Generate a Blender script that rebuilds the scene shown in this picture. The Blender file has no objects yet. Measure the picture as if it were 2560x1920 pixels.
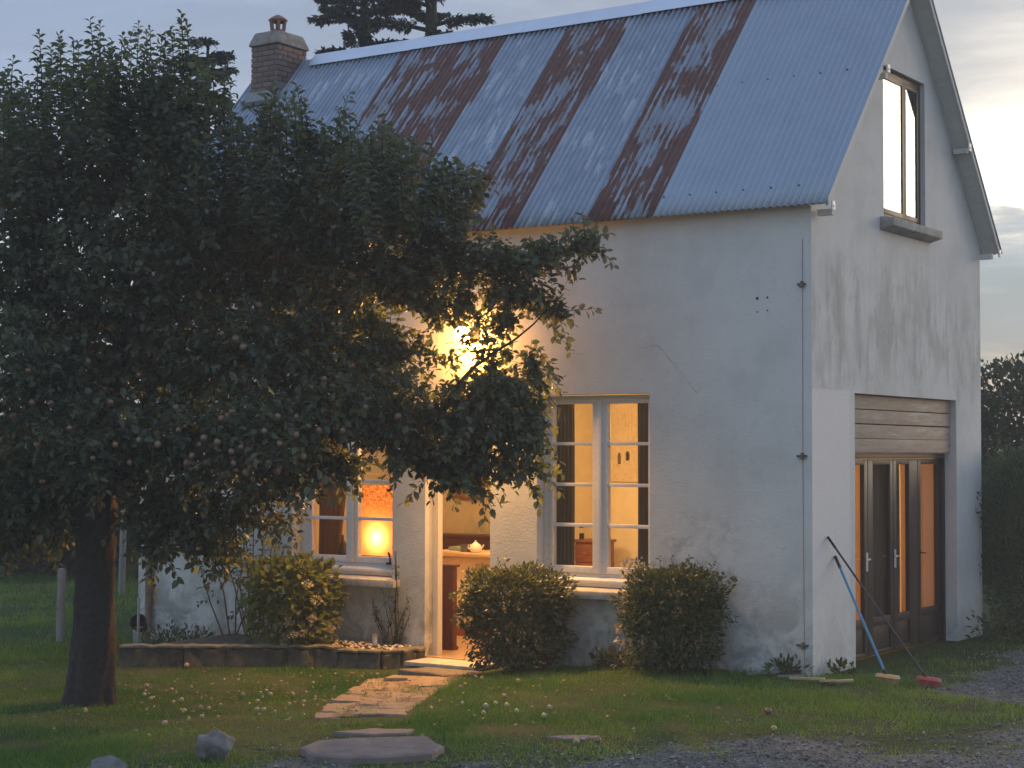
import bpy, bmesh, math, random
import numpy as np
from mathutils import Vector, Matrix

random.seed(7)
rng = np.random.default_rng(11)
scene = bpy.context.scene
col = scene.collection
R = math.radians

# ------------------------------------------------------------------ camera
CAM_POS = Vector((7.1878, -16.0036, 2.2))
YAW, PITCH, ROLL = -0.59042, 0.038135, 0.0025875
Fw = Vector((math.sin(YAW) * math.cos(PITCH), math.cos(YAW) * math.cos(PITCH), math.sin(PITCH)))
Rt = Vector((math.cos(YAW), -math.sin(YAW), 0))
Up = Rt.cross(Fw)
Rt2 = math.cos(ROLL) * Rt + math.sin(ROLL) * Up
Up2 = -math.sin(ROLL) * Rt + math.cos(ROLL) * Up
cam_data = bpy.data.cameras.new('camera')
cam = bpy.data.objects.new('camera', cam_data)
col.objects.link(cam)
cam_data.sensor_width = 36
cam_data.lens = 4414.44 / 2560 * 36
cam_data.clip_start = 0.1
cam_data.clip_end = 2000
cam.matrix_world = Matrix(((Rt2.x, Up2.x, -Fw.x, CAM_POS.x), (Rt2.y, Up2.y, -Fw.y, CAM_POS.y),
                           (Rt2.z, Up2.z, -Fw.z, CAM_POS.z), (0, 0, 0, 1)))
scene.camera = cam
scene.view_settings.view_transform = 'Standard'
scene.view_settings.look = 'None'
scene.view_settings.exposure = 0.0
scene.view_settings.gamma = 1
scene.view_settings.use_curve_mapping = False
scene.render.engine = 'CYCLES'
scene.cycles.use_denoising = True
scene.cycles.max_bounces = 8
scene.cycles.transparent_max_bounces = 16
scene.cycles.sample_clamp_indirect = 4
scene.cycles.caustics_reflective = False
scene.cycles.caustics_refractive = False

# ------------------------------------------------------------------ node helpers
class NT:
    def __init__(s, tree):
        s.t = tree; s.n = tree.nodes; s.l = tree.links
    def node(s, typ, **kw):
        nd = s.n.new(typ)
        for k, v in kw.items():
            setattr(nd, k, v)
        return nd
    def link(s, a, b):
        s.l.new(a, b)
    def put(s, sock, v):
        if hasattr(v, 'is_linked') or isinstance(v, bpy.types.NodeSocket):
            s.l.new(v, sock)
        else:
            if isinstance(v, (tuple, list)) and len(v) == 3 and sock.type == 'RGBA':
                v = (*v, 1)
            sock.default_value = v
    def math(s, op, a, b=0.0, c=None, clamp=False):
        nd = s.node('ShaderNodeMath', operation=op); nd.use_clamp = clamp
        s.put(nd.inputs[0], a); s.put(nd.inputs[1], b)
        if c is not None: s.put(nd.inputs[2], c)
        return nd.outputs[0]
    def mix(s, f, a, b, blend='MIX'):
        nd = s.node('ShaderNodeMix', data_type='RGBA', blend_type=blend)
        s.put(nd.inputs['Factor'], f); s.put(nd.inputs[6], a); s.put(nd.inputs[7], b)
        return nd.outputs[2]
    def ramp(s, f, stops, interp='LINEAR'):
        nd = s.node('ShaderNodeValToRGB'); nd.color_ramp.interpolation = interp
        e = nd.color_ramp.elements
        while len(e) < len(stops): e.new(0.5)
        for el, (p, c) in zip(e, stops):
            el.position = p
            el.color = (*c, 1) if isinstance(c, (tuple, list)) else (c, c, c, 1)
        s.put(nd.inputs[0], f)
        return nd.outputs[0]
    def noise(s, vec, scale, detail=3, rough=0.55, dist=0.0):
        nd = s.node('ShaderNodeTexNoise'); nd.inputs['Scale'].default_value = scale
        nd.inputs['Detail'].default_value = detail; nd.inputs['Roughness'].default_value = rough
        nd.inputs['Distortion'].default_value = dist
        if vec is not None: s.put(nd.inputs['Vector'], vec)
        return nd.outputs['Fac']
    def mapv(s, vec, scale=(1, 1, 1), loc=(0, 0, 0), rot=(0, 0, 0)):
        nd = s.node('ShaderNodeMapping')
        nd.inputs['Scale'].default_value = scale; nd.inputs['Location'].default_value = loc
        nd.inputs['Rotation'].default_value = rot
        s.put(nd.inputs['Vector'], vec)
        return nd.outputs[0]
    def obj(s):
        return s.node('ShaderNodeTexCoord').outputs['Object']
    def sep(s, v):
        nd = s.node('ShaderNodeSeparateXYZ'); s.put(nd.inputs[0], v); return nd.outputs
    def comb(s, x, y, z):
        nd = s.node('ShaderNodeCombineXYZ')
        for i, v in enumerate((x, y, z)): s.put(nd.inputs[i], v)
        return nd.outputs[0]
    def smooth(s, v, a, b):
        nd = s.node('ShaderNodeMapRange', interpolation_type='SMOOTHSTEP')
        s.put(nd.inputs[0], v); nd.inputs[1].default_value = a; nd.inputs[2].default_value = b
        return nd.outputs[0]
    def attr(s, name):
        return s.node('ShaderNodeAttribute', attribute_name=name)
    def rand(s):
        return s.node('ShaderNodeObjectInfo').outputs['Random']
    def bump(s, h, strength=0.3, dist=0.01):
        nd = s.node('ShaderNodeBump'); nd.inputs['Strength'].default_value = strength
        nd.inputs['Distance'].default_value = dist; s.put(nd.inputs['Height'], h)
        return nd.outputs[0]

def new_mat(name):
    m = bpy.data.materials.new(name); m.use_nodes = True
    for n in list(m.node_tree.nodes): m.node_tree.nodes.remove(n)
    t = NT(m.node_tree)
    out = t.node('ShaderNodeOutputMaterial')
    return m, t, out

def bsdf(t, out, color, rough=0.7, metal=0.0, normal=None, spec=0.5, **kw):
    b = t.node('ShaderNodeBsdfPrincipled')
    t.put(b.inputs['Base Color'], color); t.put(b.inputs['Roughness'], rough); t.put(b.inputs['Metallic'], metal)
    t.put(b.inputs['Specular IOR Level'], spec)
    if normal is not None: t.link(normal, b.inputs['Normal'])
    for k, v in kw.items(): t.put(b.inputs[k.replace('_', ' ')], v)
    if out is not None: t.link(b.outputs[0], out.inputs[0])
    return b

# ------------------------------------------------------------------ sky and dusk light
world = bpy.data.worlds.new('World'); scene.world = world; world.use_nodes = True
for n in list(world.node_tree.nodes): world.node_tree.nodes.remove(n)
t = NT(world.node_tree)
SUN_HEAD = 22.0                      # degrees from +Y towards +X, sun just under the cloud edge behind the house
SUN_EL = 4.0
out = t.node('ShaderNodeOutputWorld')
sky = t.node('ShaderNodeTexSky', sky_type='NISHITA')
sky.sun_disc = False; sky.sun_elevation = R(SUN_EL); sky.sun_rotation = R(SUN_HEAD)
bg1 = t.node('ShaderNodeBackground'); t.link(sky.outputs[0], bg1.inputs[0]); bg1.inputs[1].default_value = 0.05
d = t.node('ShaderNodeTexCoord').outputs['Generated']
dx, dy, dz = t.sep(d)[0:3]
el = t.math('MULTIPLY', t.math('ARCSINE', dz), 180 / math.pi)          # elevation in degrees
hd = t.math('MULTIPLY', t.math('ARCTAN2', dx, dy), 180 / math.pi)      # heading in degrees
az = t.math('SUBTRACT', hd, SUN_HEAD)
azc = t.math('COSINE', t.math('MULTIPLY', az, math.pi / 180))          # 1 towards the afterglow
warp = t.math('SUBTRACT', t.noise(t.mapv(d, (2.6, 2.6, 15)), 1.6, 5, 0.6, 0.4), 0.5)
warp2 = t.math('SUBTRACT', t.noise(t.mapv(d, (7, 7, 34), (3, 1, 0)), 1.7, 5, 0.62, 0.3), 0.5)
e2 = t.math('ADD', t.math('ADD', el, t.math('MULTIPLY', warp, 5.0)), t.math('MULTIPLY', warp2, 3.0))
ef = t.math('DIVIDE', e2, 40.0, clamp=True)
glow_side = t.ramp(ef, [(0.0, (.50, .52, .56)), (.05, (.58, .56, .54)), (.08, (.22, .29, .40)), (.158, (.27, .35, .47)),
                        (.168, (1.15, 1.12, 1.02)), (.235, (1.25, 1.16, 1.0)), (.275, (.50, .53, .60)), (.31, (.30, .34, .43)), (.345, (.33, .37, .46)),
                        (.40, (.72, .77, .86)), (.60, (.42, .50, .68)), (1.0, (.34, .43, .66))])
far_side = t.ramp(ef, [(0.0, (.40, .43, .50)), (.10, (.52, .58, .68)), (.20, (.56, .62, .73)), (.28, (.36, .43, .60)),
                       (.36, (.30, .375, .57)), (.47, (.36, .43, .60)), (.60, (.36, .44, .64)), (1.0, (.34, .43, .66))])
side = t.smooth(azc, 0.30, 0.76)
cl = t.mix(side, far_side, glow_side)
# the open band of afterglow under the cloud, strongest over the set sun
gl = t.math('MULTIPLY', t.smooth(azc, 0.66, 1.0), t.math('MULTIPLY', t.smooth(e2, 5.2, 7.6), t.math('SUBTRACT', 1.0, t.smooth(e2, 9.5, 16.0))))
cl = t.mix(t.math('MULTIPLY', gl, 1.0, clamp=True), cl, (3.6, 3.0, 2.2))
mott = t.math('ADD', 0.74, t.math('MULTIPLY', t.noise(t.mapv(d, (3, 3, 10), (1, 5, 2)), 2.6, 6, 0.62, 0.7), 0.52))
cl = t.mix(1.0, cl, mott, 'MULTIPLY')
# sky away from the afterglow brightened, light added for the walls and roof
back_mix = t.smooth(azc, -.5, .55)
cl = t.mix(1.0, cl, t.mix(back_mix, (1.30, 1.38, 1.34), (1.01, 1, 1)), 'MULTIPLY')
below = t.smooth(el, -1.5, 0.0)
cl = t.mix(below, (.10, .11, .11), cl)
bg2 = t.node('ShaderNodeBackground'); t.link(cl, bg2.inputs[0]); bg2.inputs[1].default_value = 0.92
add = t.node('ShaderNodeAddShader'); t.link(bg1.outputs[0], add.inputs[0]); t.link(bg2.outputs[0], add.inputs[1])
t.link(add.outputs[0], out.inputs[0])

sd = bpy.data.lights.new('sun', 'SUN'); sd.energy = 0.78; sd.angle = R(25); sd.color = (1, .86, .68)
sun = bpy.data.objects.new('sun', sd); col.objects.link(sun)
sv = Vector((math.sin(R(SUN_HEAD)) * math.cos(R(SUN_EL + 6)), math.cos(R(SUN_HEAD)) * math.cos(R(SUN_EL + 6)), math.sin(R(SUN_EL + 6))))
sun.rotation_euler = sv.to_track_quat('Z', 'Y').to_euler()
sun.location = sv * 60

# ------------------------------------------------------------------ object helpers
def tag(o, label=None, cat=None, group=None, kind=None):
    if label: o['label'] = label
    if cat: o['category'] = cat
    if group: o['group'] = group
    if kind: o['kind'] = kind
    return o

def empty(name, loc=(0, 0, 0), rz=0.0):
    o = bpy.data.objects.new(name, None); col.objects.link(o)
    o.location = loc; o.rotation_euler = (0, 0, rz); o.empty_display_size = .2
    return o

def link_mesh(name, me, parent=None, loc=(0, 0, 0), rot=(0, 0, 0)):
    o = bpy.data.objects.new(name, me); col.objects.link(o)
    o.location = loc; o.rotation_euler = rot
    if parent is not None: o.parent = parent
    return o

class MB:
    def __init__(s): s.v = []; s.f = []; s.sm = []
    def add(s, verts, faces, smooth=False):
        b = len(s.v); s.v.extend([tuple(map(float, p)) for p in verts])
        for f in faces: s.f.append([b + i for i in f]); s.sm.append(smooth)
        return s
    def box(s, x0, x1, y0, y1, z0, z1):
        v = [(x, y, z) for z in (z0, z1) for y in (y0, y1) for x in (x0, x1)]
        return s.add(v, [(0, 2, 3, 1), (4, 5, 7, 6), (0, 1, 5, 4), (2, 6, 7, 3), (0, 4, 6, 2), (1, 3, 7, 5)])
    def prism(s, poly, a, b, axis):
        """poly: 2-D points; axis 0 -> (y,z) extruded in x; 1 -> (x,z) along y; 2 -> (x,y) along z"""
        def P(p, h): return (h, p[0], p[1]) if axis == 0 else ((p[0], h, p[1]) if axis == 1 else (p[0], p[1], h))
        n = len(poly); v = [P(p, a) for p in poly] + [P(p, b) for p in poly]
        f = [tuple(range(n - 1, -1, -1)), tuple(range(n, 2 * n))] + [(i, (i + 1) % n, n + (i + 1) % n, n + i) for i in range(n)]
        return s.add(v, f)
    def tube(s, pts, rad, n=8, cap=True):
        pts = [Vector(p) for p in pts]
        if not isinstance(rad, (list, tuple)): rad = [rad] * len(pts)
        v = []; side = None
        for i, p in enumerate(pts):
            dd = (pts[min(i + 1, len(pts) - 1)] - pts[max(i - 1, 0)]).normalized()
            if side is None:
                side = dd.cross(Vector((0, 0, 1))) if abs(dd.z) < .95 else dd.cross(Vector((1, 0, 0)))
            side = (side - dd * side.dot(dd)).normalized(); u = dd.cross(side)
            for k in range(n):
                a = 2 * math.pi * k / n
                v.append(p + (side * math.cos(a) + u * math.sin(a)) * rad[i])
        f = [(i * n + k, i * n + (k + 1) % n, (i + 1) * n + (k + 1) % n, (i + 1) * n + k) for i in range(len(pts) - 1) for k in range(n)]
        if cap: f += [tuple(range(n - 1, -1, -1)), tuple((len(pts) - 1) * n + k for k in range(n))]
        return s.add(v, f, True)
    def lathe(s, prof, c=(0, 0, 0), n=20):
        v = []; c = Vector(c)
        for r, z in prof:
            for k in range(n):
                a = 2 * math.pi * k / n; v.append((c.x + r * math.cos(a), c.y + r * math.sin(a), c.z + z))
        f = [(i * n + k, i * n + (k + 1) % n, (i + 1) * n + (k + 1) % n, (i + 1) * n + k) for i in range(len(prof) - 1) for k in range(n)]
        return s.add(v, f, True)
    def build(s, name, mat, parent=None, loc=(0, 0, 0), rot=(0, 0, 0), bevel=0.0, rough=0.0, sharp=40):
        me = bpy.data.meshes.new(name); me.from_pydata(s.v, [], s.f)
        me.polygons.foreach_set('use_smooth', s.sm)
        if mat: me.materials.append(mat)
        if bevel or any(s.sm):
            bm = bmesh.new(); bm.from_mesh(me)
            bmesh.ops.recalc_face_normals(bm, faces=bm.faces)
            if bevel:
                bmesh.ops.bevel(bm, geom=[e for e in bm.edges if e.is_manifold and e.calc_face_angle(0) > .5], offset=bevel, segments=2, affect='EDGES', profile=.6)
            bm.to_mesh(me); bm.free()
            me.set_sharp_from_angle(angle=R(sharp))
        me.update()
        return link_mesh(name, me, parent, loc, rot)

def np_mesh(name, verts, faces, mat, smooth=False, attrs=None):
    me = bpy.data.meshes.new(name); nv, nf = len(verts), len(faces); k = faces.shape[1]
    me.vertices.add(nv); me.vertices.foreach_set('co', np.ascontiguousarray(verts, dtype=np.float32).ravel())
    me.loops.add(nf * k); me.loops.foreach_set('vertex_index', np.ascontiguousarray(faces, dtype=np.int32).ravel())
    me.polygons.add(nf); me.polygons.foreach_set('loop_start', np.arange(0, nf * k, k, dtype=np.int32))
    me.polygons.foreach_set('use_smooth', np.full(nf, smooth))
    me.update(calc_edges=True)
    for n_, a in (attrs or {}).items():
        at = me.attributes.new(n_, 'FLOAT', 'POINT'); at.data.foreach_set('value', np.ascontiguousarray(a, dtype=np.float32))
    if mat: me.materials.append(mat)
    return me

# numpy value noise
def hash2(ix, iy, seed):
    h = (ix.astype(np.int64) * 374761393 + iy.astype(np.int64) * 668265263 + seed * 1442695041) & 0xffffffff
    h = ((h ^ (h >> 13)) * 1274126177) & 0xffffffff
    return ((h ^ (h >> 16)) & 0xffff) / 65535.0
def vnoise(x, y, seed=0):
    ix, iy = np.floor(x), np.floor(y); fx, fy = x - ix, y - iy
    fx = fx * fx * (3 - 2 * fx); fy = fy * fy * (3 - 2 * fy)
    a = hash2(ix, iy, seed); b = hash2(ix + 1, iy, seed); c = hash2(ix, iy + 1, seed); e = hash2(ix + 1, iy + 1, seed)
    return (a * (1 - fx) + b * fx) * (1 - fy) + (c * (1 - fx) + e * fx) * fy
def fbm(x, y, seed=0, oct=4):
    s, a, tot = 0, .5, 0
    for i in range(oct):
        s = s + a * vnoise(x * 2 ** i, y * 2 ** i, seed + i); tot += a; a *= .5
    return s / tot

def smoothstep(v, a, b):
    q = np.clip((v - a) / (b - a), 0, 1); return q * q * (3 - 2 * q)
def ground_z(x, y):
    x = np.asarray(x, float); y = np.asarray(y, float)
    base = -.2 * smoothstep(-x, 1.5, 4.5)
    far = np.maximum(0, np.hypot(x + 2, y) - 14)
    return base + (fbm(x * .8, y * .8, 5, 3) - .5) * .05 * np.clip(np.hypot(x + 2, y + 1) / 6 - .3, 0.15, 1) - 0.0 * far

# ------------------------------------------------------------------ materials
def simple(name, c, rough=.6, metal=0.0, var=.12, scale=6, bump=0.0, bscale=60, spec=.5):
    m, t, out = new_mat(name)
    o = t.obj()
    n = t.noise(o, scale, 4)
    c2 = tuple(max(0, v * (1 - var)) for v in c); c3 = tuple(min(1, v * (1 + var)) for v in c)
    cc = t.ramp(n, [(.3, c2), (.7, c3)])
    nm = t.bump(t.noise(o, bscale, 4), .5, bump) if bump else None
    bsdf(t, out, cc, rough, metal, nm, spec)
    return m

MAT = {}
def render_wall(name, gable):
    m, t, out = new_mat(name)
    o = t.obj(); x, y, z = t.sep(o)[0:3]
    n1 = t.noise(o, 1.3, 5, .6)
    base = t.ramp(n1, [(.22, (.50, .505, .48)), (.5, (.62, .62, .595)), (.78, (.69, .685, .655))])
    fine = t.noise(o, 14, 5, .6)
    base = t.mix(t.math('MULTIPLY', t.smooth(fine, .50, .72), .30), base, (.50, .50, .475))
    # mould and splash at the foot of the wall
    hb = t.math('SUBTRACT', 1.0, t.smooth(z, -.05, 1.30))
    mould = t.math('MULTIPLY', t.smooth(t.noise(o, 2.6, 6, .68, .6), .38, .62), hb)
    mould2 = t.math('MULTIPLY', t.smooth(t.noise(o, 11, 6, .7), .46, .7), t.math('SUBTRACT', 1.0, t.smooth(z, -.1, .45)))
    if gable:
        # rain streaks below the upper window
        st = t.noise(t.mapv(o, (1, 4.0, .75), (0, 1.3, 0)), 1.1, 6, .7, .5)
        zw = t.math('ADD', z, t.math('MULTIPLY', t.math('SUBTRACT', t.noise(o, 1.1, 4, .6), .5), 1.6))
        band = t.math('MULTIPLY', t.smooth(zw, 2.5, 3.2), t.math('SUBTRACT', 1.0, t.smooth(zw, 3.7, 4.5)))
        streak = t.math('MULTIPLY', t.smooth(st, .44, .66), band)
        blot = t.math('MULTIPLY', t.smooth(t.noise(t.mapv(o, (1, 1.5, .8)), 1.6, 6, .68), .44, .64), band)
        base = t.mix(t.math('MULTIPLY', blot, .6), base, (.36, .37, .34))
        base = t.mix(t.math('MULTIPLY', streak, .45), base, (.27, .28, .25))
        # repainted patch left of the garage opening
        wob = t.math('MULTIPLY', t.math('SUBTRACT', n1, .5), .08)
        patch = t.math('MULTIPLY', t.math('LESS_THAN', t.math('ADD', z, wob), 2.83), t.math('LESS_THAN', t.math('ADD', y, wob), .93))
        base = t.mix(t.math('MULTIPLY', patch, .8), base, (.72, .70, .68))
        base = t.mix(t.math('MULTIPLY', mould, .35), base, (.30, .31, .28))
    else:
        st = t.noise(t.mapv(o, (4, 1, .5)), 1.6, 5, .6)
        band = t.math('SUBTRACT', 1.0, t.smooth(z, 3.5, 4.9))
        base = t.mix(t.math('MULTIPLY', t.smooth(st, .55, .8), .18), base, (.46, .46, .43))
        base = t.mix(t.math('MULTIPLY', mould, .75), base, (.17, .18, .16))
        # a patch of mould beside the right-hand window
        mx = t.math('MULTIPLY', t.smooth(x, -2.0, -1.5), t.math('SUBTRACT', 1.0, t.smooth(x, -1.05, -.6)))
        mz = t.math('MULTIPLY', t.smooth(z, .5, .9), t.math('SUBTRACT', 1.0, t.smooth(z, 1.2, 1.8)))
        m3 = t.math('MULTIPLY', t.smooth(t.noise(o, 5, 6, .7, .4), .42, .7), t.math('MULTIPLY', mx, mz))
        base = t.mix(t.math('MULTIPLY', m3, .6), base, (.2, .2, .18))
    base = t.mix(t.math('MULTIPLY', mould2, .6), base, (.13, .15, .11))
    nm = t.bump(t.math('ADD', t.noise(o, 45, 5, .65), t.math('MULTIPLY', t.noise(o, 4, 4), 1.2)), .45, .012)
    bsdf(t, out, base, .9, 0, nm, .25)
    return m
MAT['wall_front'] = render_wall('wall_render', False)
MAT['wall_gable'] = render_wall('gable_render', True)
MAT['plaster'] = simple('cream_plaster', (.78, .69, .52), .85, var=.06, bump=.004)
MAT['ceil'] = simple('white_ceiling', (.75, .72, .65), .9, var=.04)
MAT['tile'] = simple('terracotta_floor', (.42, .29, .19), .35, var=.2, scale=9)
MAT['white_paint'] = simple('white_paint', (.74, .72, .69), .45, var=.07, scale=20, bump=.002)
MAT['stone_sill'] = simple('sill_stone', (.52, .48, .42), .85, var=.22, scale=14, bump=.006)
MAT['concrete'] = simple('weathered_concrete', (.33, .33, .30), .92, var=.3, scale=9, bump=.01)
MAT['brown_wood'] = None

def wood(name, dark, light, rough=.55, axis=(1, 1, 12), sc=3.0, knots=False):
    m, t, out = new_mat(name)
    o = t.obj(); r = t.rand()
    off = t.comb(t.math('MULTIPLY', r, 13.0), t.math('MULTIPLY', r, 7.0), t.math('MULTIPLY', r, 5.0))
    ad = t.node('ShaderNodeVectorMath', operation='ADD'); t.link(o, ad.inputs[0]); t.link(off, ad.inputs[1])
    v = t.mapv(ad.outputs[0], axis)
    g = t.noise(v, sc, 6, .65, .8)
    c = t.ramp(g, [(.28, dark), (.72, light)])
    if knots:
        vo = t.node('ShaderNodeTexVoronoi'); vo.inputs['Scale'].default_value = 3.0; t.link(t.mapv(ad.outputs[0], (1, 1, 2.0)), vo.inputs['Vector'])
        k = t.math('SUBTRACT', 1.0, t.smooth(vo.outputs['Distance'], .05, .16))
        c = t.mix(t.math('MULTIPLY', k, .75), c, tuple(q * .35 for q in dark))
        w = t.smooth(t.noise(v, 1.4, 5, .7), .5, .7)
        c = t.mix(t.math('MULTIPLY', w, .6), c, (.62, .57, .50))
    c = t.mix(.25, c, t.ramp(r, [(0, tuple(q * .75 for q in dark)), (1, light)]))
    bsdf(t, out, c, rough, 0, t.bump(g, .4, .003), .4)
    return m
MAT['door_wood'] = wood('brown_door_wood', (.035, .024, .018), (.075, .052, .038), .5, (14, 14, 1))
MAT['dark_red_wood'] = wood('dark_red_wood', (.06, .014, .009), (.12, .030, .018), .35, (9, 9, 1))
MAT['red_wood_h'] = wood('red_brown_wood', (.16, .05, .025), (.30, .11, .055), .35, (1, 9, 9))
MAT['plank'] = wood('weathered_plank', (.27, .20, .145), (.45, .36, .28), .8, (10, 1, 10), 2.4, True)
MAT['pale_wood'] = wood('pale_worktop', (.55, .40, .25), (.70, .54, .36), .4, (1, 9, 9))
MAT['offcut'] = wood('offcut_wood', (.42, .28, .15), (.60, .43, .25), .7, (1, 9, 9))
MAT['grey_wood'] = wood('grey_fence_wood', (.15, .15, .14), (.30, .29, .27), .9, (8, 8, 1))
MAT['dark_board'] = wood('dark_roof_board', (.06, .055, .045), (.12, .105, .085), .85, (9, 1, 1))
MAT['verge'] = wood('grey_painted_board', (.50, .51, .49), (.64, .65, .62), .8, (1, 5, 5))

def glass(name, ior=1.5, tint=(.95, .97, .96), boost=1.0):
    m, t, out = new_mat(name)
    fr = t.node('ShaderNodeFresnel'); fr.inputs['IOR'].default_value = ior
    tr = t.node('ShaderNodeBsdfTransparent'); tr.inputs[0].default_value = (*tint, 1)
    gl = t.node('ShaderNodeBsdfGlossy'); gl.inputs['Roughness'].default_value = .02; gl.inputs[0].default_value = (1, 1, 1, 1)
    mx = t.node('ShaderNodeMixShader'); front = t.math('SUBTRACT', 1.0, t.node('ShaderNodeNewGeometry').outputs['Backfacing'])
    t.link(t.math('MULTIPLY', t.math('MULTIPLY', fr.outputs[0], boost, clamp=True), front), mx.inputs[0])
    t.link(tr.outputs[0], mx.inputs[1]); t.link(gl.outputs[0], mx.inputs[2]); t.link(mx.outputs[0], out.inputs[0])
    return m
MAT['glass'] = glass('window_glass')
MAT['double_glass'] = glass('double_glazing', 1.75, (.85, .88, .87), 1.25)

def fabric(name, c, trans=.5, tc=None, rib=None):
    m, t, out = new_mat(name)
    o = t.obj()
    n = t.noise(o, 30, 3)
    cc = t.ramp(n, [(.3, tuple(v * .85 for v in c)), (.7, c)])
    if rib:
        x, y, z = t.sep(o)[0:3]
        w = t.math('SINE', t.math('MULTIPLY', z, 2 * math.pi / rib))
        cc = t.mix(t.math('MULTIPLY', t.smooth(w, 0, 1), .35), cc, tuple(v * .4 for v in c))
    df = t.node('ShaderNodeBsdfDiffuse'); tl = t.node('ShaderNodeBsdfTranslucent')
    t.put(df.inputs[0], cc); t.put(tl.inputs[0], cc if tc is None else tc)
    mx = t.node('ShaderNodeMixShader'); mx.inputs[0].default_value = trans
    t.link(df.outputs[0], mx.inputs[1]); t.link(tl.outputs[0], mx.inputs[2]); t.link(mx.outputs[0], out.inputs[0])
    return m
MAT['grey_curtain'] = fabric('grey_curtain', (.10, .095, .09), .12)
MAT['brown_curtain'] = fabric('brown_curtain', (.22, .13, .06), .25)
MAT['orange_blind'] = fabric('orange_blind', (.47, .30, .17), .6, None, .028)
MAT['orange_net'] = fabric('orange_net', (.48, .31, .19), .6, None, .016)

def leaf_mat(name, dark, light, trans=.35, gloss=.35, tl=None):
    m, t, out = new_mat(name)
    a = t.attr('tint').outputs['Fac']
    c = t.ramp(a, [(0, dark), (1, light)])
    b = bsdf(t, None, c, .48, 0, None, gloss)
    tr = t.node('ShaderNodeBsdfTranslucent')
    t.put(tr.inputs[0], t.mix(1.0, c, tl or (2.2, 2.0, .9), 'MULTIPLY'))
    mx = t.node('ShaderNodeMixShader'); mx.inputs[0].default_value = trans
    t.link(b.outputs[0], mx.inputs[1]); t.link(tr.outputs[0], mx.inputs[2]); t.link(mx.outputs[0], out.inputs[0])
    return m
MAT['apple_leaf'] = leaf_mat('apple_leaf', (.045, .066, .046), (.125, .145, .09), .40, .45)
MAT['box_leaf'] = leaf_mat('box_leaf', (.035, .05, .02), (.11, .13, .05), .25, .5)
MAT['dull_leaf'] = leaf_mat('dull_leaf', (.035, .05, .022), (.10, .125, .05), .25, .3)
MAT['hydrangea_leaf'] = leaf_mat('hydrangea_leaf', (.05, .07, .02), (.17, .20, .07), .35, .3)
MAT['conifer_leaf'] = leaf_mat('conifer_needles', (.035, .05, .045), (.08, .10, .08), .12, .2)
MAT['hedge_leaf'] = leaf_mat('hedge_sprays', (.04, .065, .045), (.10, .135, .09), .2, .2)
MAT['far_leaf'] = leaf_mat('far_leaves', (.035, .05, .034), (.085, .105, .065), .2, .2)
MAT['petal'] = leaf_mat('pale_petal', (.34, .31, .20), (.50, .46, .32), .3, .2, (1, 1, 1))
MAT['dry_petal'] = leaf_mat('dry_petal', (.40, .34, .26), (.62, .54, .44), .3, .2, (1, 1, 1))
MAT['grass_blade'] = leaf_mat('grass_blade', (.030, .125, .014), (.22, .28, .085), .35, .2, (1.6, 1.6, .8))
MAT['bark'] = simple('apple_bark', (.032, .026, .022), .95, var=.5, scale=18, bump=.03, bscale=22)
MAT['twig'] = simple('twig_bark', (.045, .038, .03), .9, var=.3)

# ------------------------------------------------------------------ ground
def gravel_mask(x, y):
    s = .879 * x - .476 * y - 2.25
    n = (fbm(x * .9 + 3, y * .9, 21, 4) - .5) * 3.4 + (fbm(x * 4, y * 4, 33, 3) - .5) * 1.4
    g = smoothstep(s + n * .9, -1.0, 1.9)
    # the drive beside the gable is bare, the strip of turf before it is thin
    drive = smoothstep(x + (fbm(x * 1.5, y * 1.5, 8, 3) - .5) * .9, .7, 1.5) * smoothstep(y + (fbm(x * 2, y * 2, 9, 3) - .5) * .8, -1.1, .0)
    turf = np.exp(-((x - 1.7) ** 2 / 2.4 + (y + 2.3) ** 2 / 2.4)) * 0.55
    g = np.clip(np.maximum(g - turf, drive), 0, 1)
    # a skirt of bare dirt at the very front edge of the lawn
    dirt = smoothstep(-(y + .0) + .5 * (x + 3) * -1.0 + (fbm(x * 1.7, y * 1.7, 14, 3) - .5) * 2, 5.6, 6.6) * smoothstep(x, -2.6, -1.6)
    return np.clip(np.maximum(g, dirt * .8), 0, 1)

def graded(lo, hi, a, b, step, n):
    left = a - np.geomspace(step, a - lo, n)[::-1]; right = b + np.geomspace(step, hi - b, n)
    return np.concatenate([left, np.arange(a, b + step * .5, step), right])
gx = graded(-500, 500, -13, 5, .07, 34); gy = graded(-60, 700, -9, 7, .07, 34)
GX, GY = np.meshgrid(gx, gy)
GZ = ground_z(GX, GY)
inside = (GX > -9.0) & (GX < -.32) & (GY > .25) & (GY < 4.7)
GZ = np.where(inside, -.55, GZ)
GM = gravel_mask(GX, GY)
GZ = GZ + GM * (fbm(GX * 9, GY * 9, 2, 2) - .5) * .035
nx, ny = len(gx), len(gy)
idx = np.arange(nx * ny).reshape(ny, nx)
faces = np.stack([idx[:-1, :-1].ravel(), idx[:-1, 1:].ravel(), idx[1:, 1:].ravel(), idx[1:, :-1].ravel()], 1)
m, t, out = new_mat('lawn_and_gravel')
o = t.obj()
ga = t.attr('gravel').outputs['Fac']
n1 = t.noise(o, 2.2, 6, .65); n2 = t.noise(o, 38, 4, .7); n3 = t.noise(o, .7, 4, .6)
turf = t.ramp(n1, [(.25, (.022, .042, .010)), (.5, (.04, .066, .016)), (.75, (.075, .088, .028))])
turf = t.mix(t.math('MULTIPLY', t.smooth(n3, .55, .7), .5), turf, (.10, .085, .045))
turf = t.mix(t.math('MULTIPLY', n2, .35), turf, (.05, .04, .025))
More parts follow.
